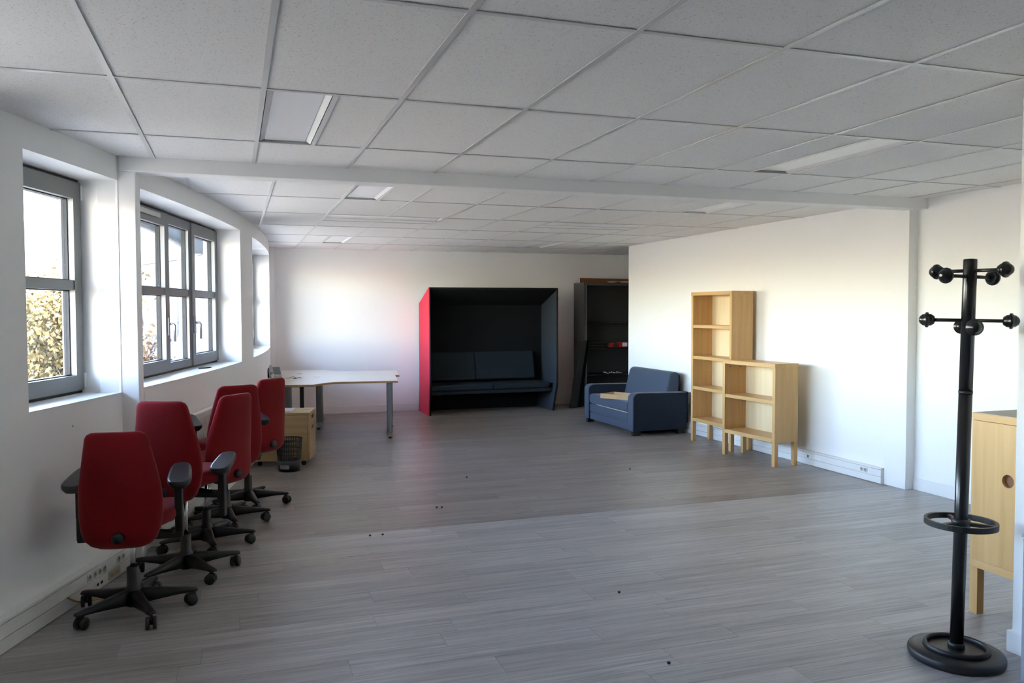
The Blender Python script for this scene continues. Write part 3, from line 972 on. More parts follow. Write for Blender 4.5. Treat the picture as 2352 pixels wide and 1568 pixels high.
# ------------------------------------------------------------------ desks (two, back to back)
DESK_O = (0.286, 10.32); DESK_R = math.radians(-8.4)
def wave(xw0, xw1, y0, y1, n=12):
    out = []
    for i in range(n + 1):
        t = i / n
        out.append((xw0 + (xw1 - xw0) * t, y0 + (y1 - y0) * (1 - (1 - t) ** 2.6)))
    return out
def make_desk(label, far):
    t = thing('desk', label, 'desk', (DESK_O[0], DESK_O[1], 0), DESK_R, 'white laminate office desks')
    B = 1.12
    if not far:
        P = [(0, -0.10), (0.62, -0.16)] + wave(0.64, 1.05, -0.16, 0.19) + [(1.66, 0.19), (1.66, B - 0.002), (0, B - 0.002)]
    else:
        P = [(0, B + 0.002), (1.72, B + 0.002), (1.72, 2.02)] + [(p[0], p[1]) for p in reversed(wave(0.66, 1.05, 2.40, 2.02))] + [(0.64, 2.40), (0, 2.36)]
    MB().prism(P, 0.7365, 0.74).build('top_surface', 'laminate', t)
    MB().prism(P, 0.714, 0.7363).build('tabletop', 'ply_edge', t, 0.002)
    s = -1 if not far else 1
    yc = 0.62 if not far else 1.62
    # right C-leg
    def leg(x, y0_, y1_, ycol, rad_, rad_y):
        lg = MB().prism(sup(16, rad_, rad_y, 2.6, x, ycol), 0.05, 0.69)
        o = lg.build('leg', 'desk_metal', t)
        ft = MB()
        ft.prism([(y0_, 0.018), (y1_, 0.018), (y1_, 0.034), (ycol + 0.08, 0.062), (ycol - 0.08, 0.062), (y0_, 0.034)], x - 0.030, x + 0.030, 'x')
        ft.build('foot', 'steel', o, 0.004)
        for yy_ in (y0_ + 0.03, y1_ - 0.03):
            MB().lathe([(0.018, 0), (0.018, 0.02)], 14, (x, yy_, 0)).build('foot_glide', 'black', o)
        box(x - 0.03, x + 0.03, y0_ + 0.03, y1_ - 0.03, 0.69, 0.7135).build('bracket', 'desk_metal', o)
    if not far:
        leg(1.56, 0.26, 1.02, 0.44, 0.038, 0.055)
        leg(0.24, 0.10, 1.02, 0.70, 0.075, 0.04)
    else:
        leg(1.61, 1.22, 1.96, 1.72, 0.038, 0.055)
        leg(0.62, 1.22, 2.26, 1.60, 0.05, 0.05)
    y_b = 0.8 if not far else 1.45
    box(0.45, 1.55, y_b - 0.03, y_b + 0.03, 0.668, 0.700).build('crossbar', 'desk_metal', t)
    gx, gy = (0.62, 1.0) if not far else (0.35, 1.62)
    MB().lathe([(0.04, 0.740), (0.04, 0.7425), (0.034, 0.743)], 20, (gx, gy, 0)).build('cable_grommet', 'desk_metal' if far else 'laminate', t)
    if not far:
        MB().lathe([(0.026, 0.05), (0.026, 0.66), (0.03, 0.66), (0.03, 0.7135)], 16, (0.47, 0.30, 0)).build('support_leg', 'cab_metal', t)
        MB().lathe([(0.03, 0), (0.03, 0.02), (0.02, 0.05)], 16, (0.47, 0.30, 0)).build('support_foot', 'black', t)
        box(0.18, 0.50, 0.28, 0.33, 0.672, 0.7135).build('support_rail', 'desk_metal', t)
    return t
make_desk('near white desk with wavy front edge facing the room', False)
make_desk('far white desk against the back wall, its end jutting past the near one', True)
def desk_pt(x, y_, z):
    c, s = math.cos(DESK_R), math.sin(DESK_R)
    return (DESK_O[0] + x * c - y_ * s, DESK_O[1] + x * s + y_ * c, z)

# desk telephone
ph = thing('desk_phone', 'grey desk telephone with handset on the left end of the desk', 'telephone', desk_pt(0.075, 1.0, 0.7402), DESK_R + math.radians(14))
ph.scale = (0.78, 0.9, 1.0)
MB().prism([(-0.11, 0.0), (0.10, 0.0), (0.10, 0.125), (0.06, 0.135), (-0.11, 0.035)], -0.10, 0.10, 'x').build('body', 'phone', ph, 0.006)
MB().prism([(-0.085, 0.062), (0.055, 0.150), (0.045, 0.168), (-0.095, 0.080)], -0.085, -0.040, 'x').build('handset', 'phone', ph, 0.008)
MB().prism([(-0.085, 0.050), (0.055, 0.1345), (0.053, 0.138), (-0.087, 0.054)], -0.025, 0.085, 'x').build('key_field', 'phone_d', ph)
MB().lathe([(0.030, 0.0), (0.032, 0.012), (0.026, 0.020)], 18, mat=Matrix.Translation((-0.062, -0.118, 0.035)) @ Matrix.Rotation(PI / 2, 4, 'X')).build('speaker_cap', 'vent', ph)
cbp = [desk_pt(0.22, 0.86, 0.746), desk_pt(0.28, 0.80, 0.75), desk_pt(0.33, 0.78, 0.765), desk_pt(0.37, 0.76, 0.746), desk_pt(0.33, 0.74, 0.746), desk_pt(0.41, 0.78, 0.755), desk_pt(0.44, 0.76, 0.746)]
tag(MB().tube(smooth_path(cbp), 0.003, 6).build('phone_cord', 'black'), 'thin black cord curled beside the desk telephone', 'cord')

# drawer unit
pd = thing('drawer_unit', 'birch drawer unit on castors in front of the desks', 'cabinet', (0.735, 8.78, 0), math.radians(-13))
X0, X1, Y0, Y1 = -0.58, 0.0, 0.0, 0.45
box(X0, X1 - 0.022, Y0, Y1, 0.055, 0.535).build('body', 'birch_dull', pd, 0.002)
box(X0, X1, Y0 - 0.003, Y1 + 0.003, 0.537, 0.560).build('top', 'birch_dull', pd, 0.002)
for (za, zb_) in ((0.425, 0.534), (0.058, 0.421)):
    d = box(X1 - 0.020, X1, Y0 + 0.002, Y1 - 0.002, za, zb_).build('drawer', 'birch_dull', pd, 0.002)
    box(X1 - 0.004, X1 + 0.001, 0.16, 0.29, zb_ - 0.055, zb_ - 0.018).build('handle', 'black', d, 0.001)
for (cx_, cy_) in ((X0 + 0.06, 0.05), (X0 + 0.06, 0.40), (X1 - 0.07, 0.05), (X1 - 0.07, 0.40)):
    cs = MB()
    cs.box(cx_ - 0.018, cx_ + 0.018, cy_ - 0.014, cy_ + 0.014, 0.038, 0.055)
    cs.lathe([(0.022, -0.012), (0.025, -0.009), (0.025, 0.009), (0.022, 0.012)], 16, mat=Matrix.Translation((cx_, cy_, 0.025)) @ Matrix.Rotation(PI / 2, 4, 'X'))
    cs.build('castor', 'black', pd)
st = MB()
for k in range(4):
    st.box(-0.115 + 0.024 * k, -0.098 + 0.024 * k, 0.29, 0.31 + 0.004 * (k % 2), 0.5601, 0.5606)
st.build('printed_mark', 'cab_metal', pd)
fd = thing('folder', 'white paper folder lying on the birch drawer unit', 'folder', (0.735 - 0.26, 8.78 + 0.25, 0.5606), math.radians(-13))
box(-0.17, 0.12, -0.14, 0.14, 0.0, 0.004).build('back_cover', 'paper', fd)
MB().box(-0.165, 0.115, -0.135, 0.135, 0.004, 0.012).build('sheets', 'paper', fd)
MB().prism([(-0.14, 0.0125), (0.14, 0.0125), (0.14, 0.0145), (-0.14, 0.0155)], -0.17, 0.12, 'x').build('front_cover', 'paper', fd)

# wastebasket with slotted wall
wb = thing('wastebasket', 'black plastic wastebasket with slotted sides beside the drawer unit', 'wastebasket', (0.515, 8.60, 0))
NS = 44
def wr(z):
    return 0.108 + 0.024 * z / 0.33
def wring(z0, z1, n=NS, off=0.0):
    m = MB()
    R = []
    for (r, z) in ((wr(z0) - 0.002 + off, z0), (wr(z0) + off, z0), (wr(z1) + off, z1), (wr(z1) - 0.002 + off, z1)):
        R.append([(r * math.cos(2 * PI * i / n), r * math.sin(2 * PI * i / n), z) for i in range(n)])
    m.rings(R, False, True, True)
    return m
MB().lathe([(0.106, 0.0), (0.107, 0.0), (0.107, 0.004)], NS).build('bottom', 'black', wb)
wring(0.0, 0.115).build('lower_wall', 'black', wb)
for (za, zb_) in ((0.165, 0.173), (0.215, 0.223), (0.268, 0.276)):
    wring(za, zb_).build('hoop', 'black', wb)
wring(0.316, 0.33, off=0.004).build('rim', 'black', wb)
for i in range(NS):
    a = 2 * PI * i / NS
    m = MB()
    w_ = 0.0042
    P = []
    for z in (0.113, 0.318):
        r = wr(z)
        for (dr, dw) in ((-0.002, -w_), (0, -w_), (0, w_), (-0.002, w_)):
            P.append(((r + dr) * math.cos(a) - dw * math.sin(a), (r + dr) * math.sin(a) + dw * math.cos(a), z))
    m.rings([P[:4], P[4:]], True, False)
    m.build('rib', 'black', wb)
R_ = []
_lb = MB()
for z in (0.028, 0.075):
    pass
lab_pts = []
for i in range(7):
    a = math.radians(212 + 9 * i)
    lab_pts.append((math.cos(a), math.sin(a)))
R_ = [[((wr(z) + 0.0008) * c, (wr(z) + 0.0008) * s, z + 0.0) for z in (0.03, 0.072)] for (c, s) in lab_pts]
for i in range(6):
    _lb.add([R_[i][0], R_[i + 1][0], R_[i + 1][1], R_[i][1]], [(0, 1, 2, 3)])
_lb.build('paper_label', 'greycab', wb)

# ------------------------------------------------------------------ alcove sofa booth
pod = thing('sofa_booth', 'high enclosed sofa booth, red outside and charcoal inside', 'booth', (0, 0, 0))
PX0, PX1 = 2.845, 4.985
PF, PB = 12.36, 13.08
TH = 0.035
def booth_side(x_t, x_b, x_in_sign, name, outer, inner):
    # side wall with a roof-line falling towards the back; outer skin and inner skin
    n = 7
    s = MB(); i_ = MB()
    prof = [(PF, 0.0), (PB, 0.0), (PB, 1.74), (PF, 1.985)]
    def xs(z):
        if z >= 0.43:
            return x_t
        return x_t + (x_b - x_t) * (1 - z / 0.43)
    def skin(mb_, d0, d1, inset):
        zs = [0, 0.2, 0.43, 1.2]
        R = []
        for (yy_, zt_) in ((PF + inset, 1.985), (PB - inset, 1.74)):
            for z in zs + [zt_]:
                pass
        quadsA = []
        for z in zs + ['t']:
            zf = 1.985 if z == 't' else z; zb2 = 1.74 if z == 't' else z
            R.append([(xs(zf) + d0, PF + inset, zf), (xs(zf) + d1, PF + inset, zf), (xs(zb2) + d1, PB, zb2), (xs(zb2) + d0, PB, zb2)])
        mb_.rings(R, True, False)
    skin(s, 0.0, x_in_sign * 0.012, 0.004)
    skin(i_, x_in_sign * 0.012, x_in_sign * TH, 0.0)
    a = s.build(name, outer, pod)
    b = i_.build('side_lining', inner, pod)
booth_side(PX0, PX0 - 0.015, 1, 'outer_side', 'red2', 'charcoal_felt')
booth_side(PX1, PX1 - 0.075, -1, 'outer_side', 'red2', 'slate_felt')
MB().prism([(PF, 1.985), (PF, 1.945), (PB, 1.70), (PB, 1.74)][::-1], PX0 + TH, PX1 - TH, 'x').build('roof', 'charcoal_felt', pod)
box(PX0 + TH, PX1 - TH, PB - 0.04, PB, 0.0, 1.71).build('back_panel', 'charcoal_felt', pod)
# edge band round the opening
MB().tube([(PX0 + 0.012, PF - 0.004, 0.0), (PX0 + 0.025, PF - 0.004, 0.6), (PX0 + 0.016, PF - 0.004, 1.968), (PX1 - 0.016, PF - 0.004, 1.968), (PX1 - 0.016, PF - 0.004, 0.43), (PX1 - 0.09, PF - 0.004, 0.0)], 0.014, 8).build('edge_band', 'charcoal_felt', pod)
XM = (PX0 + PX1) / 2
box(PX0 + TH, PX1 - TH - 0.02, PF + 0.12, PB - 0.04, 0.30, 0.36).build('seat_rail', 'bench_fabric', pod, 0.012)
for (a, b) in ((PX0 + TH + 0.004, XM - 0.002), (XM + 0.002, PX1 - TH - 0.07)):
    box(a, b, PF + 0.09, PB - 0.10, 0.362, 0.455).build('seat_cushion', 'bench_fabric', pod, 0.028, 3)
for (a, b) in ((PX0 + TH + 0.004, XM - 0.18), (XM - 0.176, PX1 - TH - 0.18)):
    m = MB().prism([(PB - 0.24, 0.50), (PB - 0.12, 0.48), (PB - 0.05, 0.93), (PB - 0.13, 0.95)], a, b, 'x')
    m.build('back_cushion', 'bench_fabric', pod, 0.025, 3)
MB().box(PX1 - 0.002, PX1 + 0.008, PF + 0.01, PF + 0.03, 1.80, 1.83).build('clip', 'black', pod)

# ------------------------------------------------------------------ metal tambour cupboard with its contents
cb_ = thing('metal_cupboard', 'tall anthracite metal cupboard with open shutter and shelves', 'cupboard', (5.587, 12.70, 0))
CW, CD, CHh = 1.20, 0.43, 2.06
box(0, 0.03, 0.0, CD, 0, CHh).build('side_panel', 'cab_metal', cb_, 0.003)
box(CW - 0.03, CW, 0.0, CD, 0, CHh).build('side_panel', 'cab_metal', cb_, 0.003)
box(0, CW, 0.0, CD, CHh, CHh + 0.03).build('top_panel', 'cab_metal', cb_, 0.003)
box(0.03, CW - 0.03, CD - 0.02, CD, 0, CHh).build('rear_panel', 'cab_in', cb_)
box(0.03, CW - 0.03, 0.02, CD - 0.02, 0.0, 0.08).build('plinth', 'cab_in', cb_)
fr_ = MB().box(0.0, 0.028, -0.02, 0.0, 0, CHh).box(CW - 0.028, CW, -0.02, 0.0, 0, CHh).box(0.028, CW - 0.028, -0.02, 0.0, CHh - 0.015, CHh + 0.03)
fr_.build('front_frame', 'cab_metal', cb_, 0.003)
box(0.034, 0.048, -0.012, 0.03, 0.02, CHh - 0.016).build('shutter_guide', 'steel', cb_, 0.004)
box(0.052, 0.062, 0.0, 0.04, 0.02, CHh - 0.016).build('shutter_edge', 'cab_metal', cb_, 0.003)
SH = [1.425, 0.99, 0.535]
for z in SH:
    box(0.065, CW - 0.035, 0.03, CD - 0.025, z - 0.022, z).build('shelf', 'black_metal', cb_)
def on_cab(x, y_, z):
    return (5.587 + x, 12.70 + y_, z)
# things on the shelves
t = thing('cable_tray', 'black desk cable tray lying on the middle cupboard shelf', 'tray', on_cab(0.12, 0.08, SH[1] + 0.001))
box(0, 0.34, 0.0, 0.20, 0.0, 0.03).build('floor_plate', 'black', t)
for k in range(8):
    box(0.01 + 0.045 * k, 0.016 + 0.045 * k, 0.0, 0.004, 0.03, 0.075).build('bar', 'black', t)
MB().tube([(-0.02, 0.0, 0.085), (0.0, 0.0, 0.076), (0.34, 0.0, 0.076)], 0.006, 8).build('top_rail', 'cab_metal', t)
t = thing('tape_dispenser', 'red plastic tape dispenser on the middle cupboard shelf', 'dispenser', on_cab(0.50, 0.06, SH[1] + 0.001))
MB().prism([(0, 0), (0.16, 0), (0.165, 0.03), (0.11, 0.075), (0.05, 0.065), (0.01, 0.07)], 0.0, 0.07, 'y').build('body', 'redplastic', t, 0.006)
MB().lathe([(0.018, -0.02), (0.032, -0.02), (0.032, 0.02), (0.018, 0.02)], 20, mat=Matrix.Translation((0.10, -0.005, 0.034)) @ Matrix.Rotation(PI / 2, 4, 'X')).build('roll', 'black', t)
t = thing('red_box', 'red and white box at the cupboard shelf end beside the dispenser', 'box', on_cab(0.685, 0.05, SH[1] + 0.001))
box(0, 0.16, 0, 0.12, 0, 0.085).build('carton', 'redplastic', t, 0.002)
box(0.06, 0.15, -0.001, 0.0, 0.01, 0.075).build('label', 'paper', t)
tag(MB().tube(smooth_path([on_cab(0.62, 0.02, 1.0), on_cab(0.62, 0.012, 0.97), on_cab(0.625, 0.01, 0.90), on_cab(0.655, 0.01, 0.84), on_cab(0.69, 0.01, 0.81), on_cab(0.70, 0.01, 0.88)]), 0.0025, 6).build('thin_cable', 'black'), 'thin black cable hanging from the middle cupboard shelf', 'cable')
wc = MB()
random.seed(11)
pts = []
for k in range(26):
    pts.append(on_cab(0.40 + 0.34 * k / 25 + random.uniform(-0.02, 0.02), 0.08 + random.uniform(-0.03, 0.06), SH[2] + 0.006 + random.uniform(0, 0.026)))
tag(wc.tube(smooth_path(pts, 4), 0.004, 6).build('white_cable', 'paper'), 'tangled white cable on the lowest cupboard shelf', 'cable')
bd = thing('wood_board', 'brown wooden board standing on top of the metal cupboard', 'board', on_cab(0.055, 0.30, CHh + 0.0305))
MB().prism([(0, 0), (1.1, 0), (1.1, 0.075), (0, 0.088)], 0.0, 0.022, 'y').build('panel', 'brownwood', bd)
MB().box(-0.008, 0.0, -0.001, 0.023, 0, 0.09).box(0, 1.1, 0, 0.022, 0.0885, 0.0915).build('edging', 'paper', bd)
for (xx, r, lab) in ((0.60, 0.10, 'small pale dish on top of the metal cupboard'), (0.84, 0.12, 'larger pale dish on top of the metal cupboard')):
    d = MB().lathe([(r * 0.4, 0), (r * 0.5, 0.004), (r, 0.024), (r * 0.98, 0.027), (r * 0.5, 0.008)], 28).build('dish', 'beige_top')
    d.location = on_cab(xx, 0.13, CHh + 0.0305)
    tag(d, lab, 'dish', 'dishes on the cupboard')
# dark panels leaning against the cupboard
for k, (dx, lab) in enumerate(((0.0, 'dark folded panel leaning against the cupboard, outer one'), (0.07, 'dark folded panel leaning against the cupboard, inner one'))):
    t = thing('leaning_panel', lab, 'panel', (5.29 + dx * 1.6, 12.54 + 0.075 * k, 0), 0, 'dark panels leaning on the cupboard')
    w_ = 0.11
    m = MB().prism([(0, 0), (w_, 0), (w_ + 0.175 - dx * 0.6, 1.12), (0.175 - dx * 0.6, 1.12)], 0.0, 0.035, 'y')
    m.build('board', 'black' if k == 0 else 'charcoal_felt', t, 0.004)
    m = MB().prism([(-0.012, 0), (0, 0), (0.175 - dx * 0.6, 1.12), (0.163 - dx * 0.6, 1.12)], 0.0, 0.06, 'y')
    m.build('edge_profile', 'cab_metal' if k else 'black', t)

# ------------------------------------------------------------------ blue sofa
sf = thing('sofa', 'small slate blue sofa with square armrests against the right wall', 'sofa', (0, 0, 0))
SX0, SX1, SY0, SY1 = 4.835, 5.60, 9.42, 10.98
AH = 0.555
def arm(y0, y1):
    # front and top in slate blue, sides dark navy panels
    prof = [(SX0, 0.06), (SX1 + 0.02, 0.06), (SX1 + 0.02, AH - 0.01)] + [(SX0 + 0.09 - 0.09 * math.sin(math.radians(90 * i / 6)), AH - 0.07 + 0.07 * math.cos(math.radians(90 * i / 6))) for i in range(7)]
    a = MB().prism(prof, y0 + 0.012, y1 - 0.012, 'y').build('armrest', 'blue', sf, 0.008)
    def sc(p, k):
        cx_, cz_ = (SX0 + SX1) / 2, 0.31
        return (cx_ + (p[0] - cx_) * k, cz_ + (p[1] - cz_) * k)
    pr2 = [sc(p, 0.985) for p in prof]
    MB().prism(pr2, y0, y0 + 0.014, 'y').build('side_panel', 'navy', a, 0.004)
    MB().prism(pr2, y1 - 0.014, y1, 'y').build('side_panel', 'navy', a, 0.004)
arm(SY0, SY0 + 0.165)
arm(SY1 - 0.165, SY1)
ya, yb = SY0 + 0.168, SY1 - 0.168
box(SX0 + 0.02, SX1, ya, yb, 0.06, 0.16).build('base_rail', 'blue', sf, 0.008)
box(SX0 + 0.012, SX1 - 0.05, ya, yb, 0.163, 0.285).build('lower_cushion', 'blue', sf, 0.02, 3)
box(SX0 + 0.0, SX1 - 0.10, ya, yb, 0.292, 0.425).build('seat_cushion', 'blue', sf, 0.035, 4)
MB().tube([(SX0 + 0.012, ya + 0.02, 0.289), (SX0 + 0.012, yb - 0.25, 0.289)], 0.0045, 6).build('piping', 'piping', sf)
bk = MB().prism([(SX1 - 0.22, 0.40), (SX1 - 0.005, 0.36), (SX1 + 0.02, 0.76), (SX1 - 0.02, 0.80), (SX1 - 0.09, 0.80), (SX1 - 0.13, 0.76)], ya + 0.02, yb - 0.02, 'y')
bk.build('back_cushion', 'blue', sf, 0.035, 4)
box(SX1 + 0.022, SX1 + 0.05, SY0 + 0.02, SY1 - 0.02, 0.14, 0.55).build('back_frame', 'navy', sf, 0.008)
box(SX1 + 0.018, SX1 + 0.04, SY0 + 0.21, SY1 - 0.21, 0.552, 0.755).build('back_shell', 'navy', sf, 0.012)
for (x, y_) in ((SX0 + 0.07, SY0 + 0.06), (SX0 + 0.07, SY1 - 0.06), (SX1 - 0.05, SY0 + 0.06), (SX1 - 0.05, SY1 - 0.06)):
    box(x - 0.05, x + 0.05, y_ - 0.03, y_ + 0.03, 0.0, 0.06).build('foot', 'black', sf)
ct = thing('cardboard_tray', 'shallow open cardboard tray lying on the blue sofa seat', 'tray', (4.98, 10.06, 0.4255), math.radians(-60))
cw, cdp, chh = 0.235, 0.16, 0.062
box(-cw, cw, -cdp, cdp, 0, 0.004).build('bottom', 'card', ct)
for (a, b, c, d) in ((-cw, cw, -cdp, -cdp + 0.005), (-cw, cw, cdp - 0.005, cdp), (-cw, -cw + 0.005, -cdp + 0.005, cdp - 0.005), (cw - 0.005, cw, -cdp + 0.005, cdp - 0.005)):
    box(a, b, c, d, 0.004, chh).build('side_wall', 'card', ct)

# ------------------------------------------------------------------ birch bookcases
def bookcase(label, loc, rz, W, D, H, shelves, legs):
    # local: x depth (0 front .. D back), y width (0 .. W), front faces -x
    t = thing('bookcase', label, 'bookcase', loc, rz, 'birch bookcases on legs')
    th = 0.042
    box(0, D, 0, th, 0.25, H - th).build('side_panel', 'birch', t, 0.0015)
    box(0, D, W - th, W, 0.25, H - th).build('side_panel', 'birch', t, 0.0015)
    box(-0.004, D, -0.002, W + 0.002, H - th, H).build('top_board', 'birch_h', t, 0.0015)
    box(-0.002, D, th, W - th, 0.25, 0.292).build('bottom_board', 'birch_h', t, 0.0015)
    box(D - 0.012, D - 0.002, th, W - th, 0.292, H - th).build('back_panel', 'birch_pale', t)
    for z in shelves:
        box(0.004, D - 0.013, th, W - th, z - 0.038, z).build('shelf', 'birch_h', t, 0.0015)
    for (x, y_) in ((0.0, 0.0), (0.0, W - 0.048), (D - 0.048, 0.0), (D - 0.048, W - 0.048)):
        box(x + 0.001, x + 0.047, y_ + 0.001, y_ + 0.047, 0.0, 0.249).build('leg', 'birch', t, 0.0015)
    for (y_, z, x) in ((W - th - 0.001, H - 0.07, 0.06), (W - th - 0.001, H - 0.07, 0.20)):
        pass
    return t
bookcase('tall birch bookcase with four open compartments beside the sofa', (5.375, 8.05, 0), 0, 0.87, 0.285, 1.84, [1.44, 1.058, 0.684], True)
lo = bookcase('low birch bookcase with two open compartments in front of the tall one', (5.248, 7.075, 0), math.radians(3.8), 0.87, 0.30, 1.066, [0.686], True)
for (x, z) in ((0.07, 0.99), (0.21, 0.985)):
    MB().lathe([(0.006, 0), (0.006, 0.003)], 10, mat=Matrix.Translation((x, 0.8275, z)) @ Matrix.Rotation(PI / 2, 4, 'X')).build('peg_hole', 'dark_hole', lo)

# ------------------------------------------------------------------ birch cabinet at the right edge
dc = thing('birch_cabinet', 'birch cabinet on legs with a round finger hole behind the coat stand', 'cabinet', (3.715, 2.20, 0))
DW, DD, DH = 1.13, 0.40, 1.075
box(0.02, DD, 0, 0.04, 0.25, DH - 0.04).build('side_panel', 'birch', dc)
box(0.02, DD, DW - 0.04, DW, 0.25, DH - 0.04).build('side_panel', 'birch', dc)
box(0.0, DD, 0.0, DW, DH - 0.04, DH - 0.003).build('top_board', 'birch_h', dc, 0.0015)
box(0.004, DD - 0.001, 0.003, DW - 0.003, DH - 0.003, DH).build('top_veneer', 'beige_top', dc)
box(0.0, DD, 0.0, DW, 0.25, 0.292).build('bottom_board', 'birch_h', dc, 0.0015)
box(DD - 0.012, DD, 0.04, DW - 0.04, 0.292, DH - 0.04).build('back_panel', 'birch_pale', dc)
# doors with a round hole
def door(y0, y1, hole_y, hole_z, r):
    z0, z1 = 0.294, DH - 0.042
    n = 32
    ring = [(hole_y + r * math.cos(2 * PI * i / n), hole_z + r * math.sin(2 * PI * i / n)) for i in range(n)]
    outer = []
    for i in range(n):
        c, s = math.cos(2 * PI * i / n), math.sin(2 * PI * i / n)
        ts = []
        if c > 1e-9: ts.append((y1 - hole_y) / c)
        if c < -1e-9: ts.append((y0 - hole_y) / c)
        if s > 1e-9: ts.append((z1 - hole_z) / s)
        if s < -1e-9: ts.append((z0 - hole_z) / s)
        tt = min(ts); outer.append((hole_y + c * tt, hole_z + s * tt))
    # snap nearest outer points to the corners
    for cnr in ((y0, z0), (y1, z0), (y1, z1), (y0, z1)):
        k = min(range(n), key=lambda q: (outer[q][0] - cnr[0]) ** 2 + (outer[q][1] - cnr[1]) ** 2)
        outer[k] = cnr
    m = MB()
    P = [(0.0, a, b) for a, b in outer] + [(0.0, a, b) for a, b in ring] + [(0.018, a, b) for a, b in outer] + [(0.018, a, b) for a, b in ring]
    F = []
    for i in range(n):
        j = (i + 1) % n
        F.append((i, j, n + j, n + i)); F.append((2 * n + i, 3 * n + i, 3 * n + j, 2 * n + j))
        F.append((n + i, n + j, 3 * n + j, 3 * n + i)); F.append((i, 2 * n + i, 2 * n + j, j))
    m.add(P, F)
    d = m.build('door', 'birch', dc)
    MB().lathe([(r + 0.001, 0.0), (r + 0.001, 0.03), (0.001, 0.031)], 24, mat=Matrix.Translation((0.0185, hole_y, hole_z)) @ Matrix.Rotation(PI / 2, 4, 'Y')).build('finger_hole_lining', 'brownwood', d)
door(0.567, DW - 0.002, 0.91, 0.745, 0.034)
door(0.002, 0.563, 0.22, 0.745, 0.034)
for (x, y_) in ((0.0, 0.0), (0.0, DW - 0.05), (DD - 0.05, 0.0), (DD - 0.05, DW - 0.05)):
    box(x + 0.001, x + 0.049, y_ + 0.001, y_ + 0.049, 0, 0.249).build('leg', 'birch', dc, 0.0015)
box(0.001, 0.049, 0.80, 0.848, 0, 0.249).build('leg', 'birch', dc, 0.0015)

# grey cabinet at the very edge
gc = thing('grey_cabinet', 'grey metal cabinet at the bottom right edge by the partition', 'cabinet', (3.185, 1.75, 0))
box(0, 0.235, 0, 0.84, 0.02, 0.645).build('body', 'greycab', gc, 0.006)
box(-0.004, 0.237, -0.004, 0.844, 0.646, 0.66).build('top', 'greycab', gc, 0.003)
box(0.01, 0.225, 0.01, 0.83, 0.0, 0.02).build('plinth', 'black', gc)
pb = thing('binder', 'purple binder lying on the grey cabinet at the right edge', 'binder', (3.20, 2.2, 0.6605))
box(0, 0.2, 0, 0.38, 0.0, 0.004).build('back_cover', 'purple', pb)
box(0.004, 0.2, 0.004, 0.376, 0.004, 0.022).build('pages', 'paper', pb)
box(0, 0.2, 0, 0.38, 0.022, 0.026).build('front_cover', 'purple', pb)
box(-0.004, 0.0, 0, 0.38, 0.0, 0.026).build('spine', 'purple', pb)

# ------------------------------------------------------------------ coat stand
CSX, CSY = 3.160, 2.897
cs = thing('coat_stand', 'black coat stand with ball-ended pegs and umbrella ring', 'coat stand', (CSX, CSY, 0))
cs.rotation_mode = 'QUATERNION'
cs.rotation_quaternion = Matrix.Rotation(math.radians(1.05), 3, Vector((-fwd.x, -fwd.y, 0)) * -1.0).to_quaternion()
def circ(r, z, n=40):
    return [(r * math.cos(2 * PI * i / n), r * math.sin(2 * PI * i / n), z) for i in range(n)]
MB().lathe([(0.20, 0.0), (0.205, 0.012), (0.205, 0.032), (0.198, 0.042), (0.15, 0.046), (0.05, 0.05)], 48).build('base', 'black', cs)
MB().rings([circ(0.128, 0.044), circ(0.142, 0.046), circ(0.138, 0.066), circ(0.130, 0.070), circ(0.124, 0.066), circ(0.122, 0.048)], False, True, True).build('drip_tray_ring', 'black', cs)
MB().lathe([(0.036, 0.048), (0.036, 0.072), (0.031, 0.076)], 24).build('pole_collar', 'black', cs)
MB().lathe([(0.029, 0.05), (0.029, 1.24)], 28).build('lower_pole', 'black_metal', cs)
MB().lathe([(0.0305, 1.236), (0.0305, 1.246)], 28).build('joint_ring', 'black', cs)
MB().lathe([(0.029, 1.246), (0.029, 1.845), (0.027, 1.85), (0.010, 1.852)], 28).build('upper_pole', 'black_metal', cs)
# umbrella ring
ur = MB()
n = 48
R = []
for i in range(n):
    a = 2 * PI * i / n
    R.append([((0.147 + dx) * math.cos(a), (0.147 + dx) * math.sin(a), 0.635 + dz) for (dx, dz) in ((-0.007, -0.013), (0.007, -0.013), (0.007, 0.013), (-0.007, 0.013))])
ur.rings(R, False, False, True)
um = ur.build('umbrella_ring', 'black', cs)
MB().lathe([(0.04, 0.62), (0.04, 0.652), (0.030, 0.655)], 24).build('ring_collar', 'black', um)
for k in range(3):
    a = math.radians(65 + 120 * k)
    MB().prism([(0.035, -0.012), (0.143, -0.008), (0.143, 0.008), (0.035, 0.012)], 0.626, 0.642, 'z', Matrix.Rotation(a, 4, 'Z')).build('ring_spoke', 'black', um)
def peg(angle, z, L):
    Mx = Matrix.Translation((0, 0, z)) @ Matrix.Rotation(math.radians(angle), 4, 'Z') @ Matrix.Rotation(PI / 2, 4, 'Y')
    p_ = MB().lathe([(0.008, 0.02), (0.008, L)], 14, mat=Mx).build('peg', 'black', cs)
    MB().lathe([(0.008, L - 0.030), (0.018, L - 0.027), (0.027, L - 0.014), (0.0285, L - 0.004), (0.035, L - 0.002), (0.036, L + 0.004), (0.035, L + 0.010), (0.0285, L + 0.012), (0.026, L + 0.022), (0.017, L + 0.033), (0.006, L + 0.038)], 28, mat=Mx).build('ball', 'black_metal', p_)
for (a, z) in ((186, 1.770), (6, 1.770), (282, 1.797), (102, 1.797)):
    peg(a, z, 0.155)
for (a, z) in ((133, 1.570), (-47, 1.570), (231, 1.540), (51, 1.540)):
    peg(a, z, 0.165)

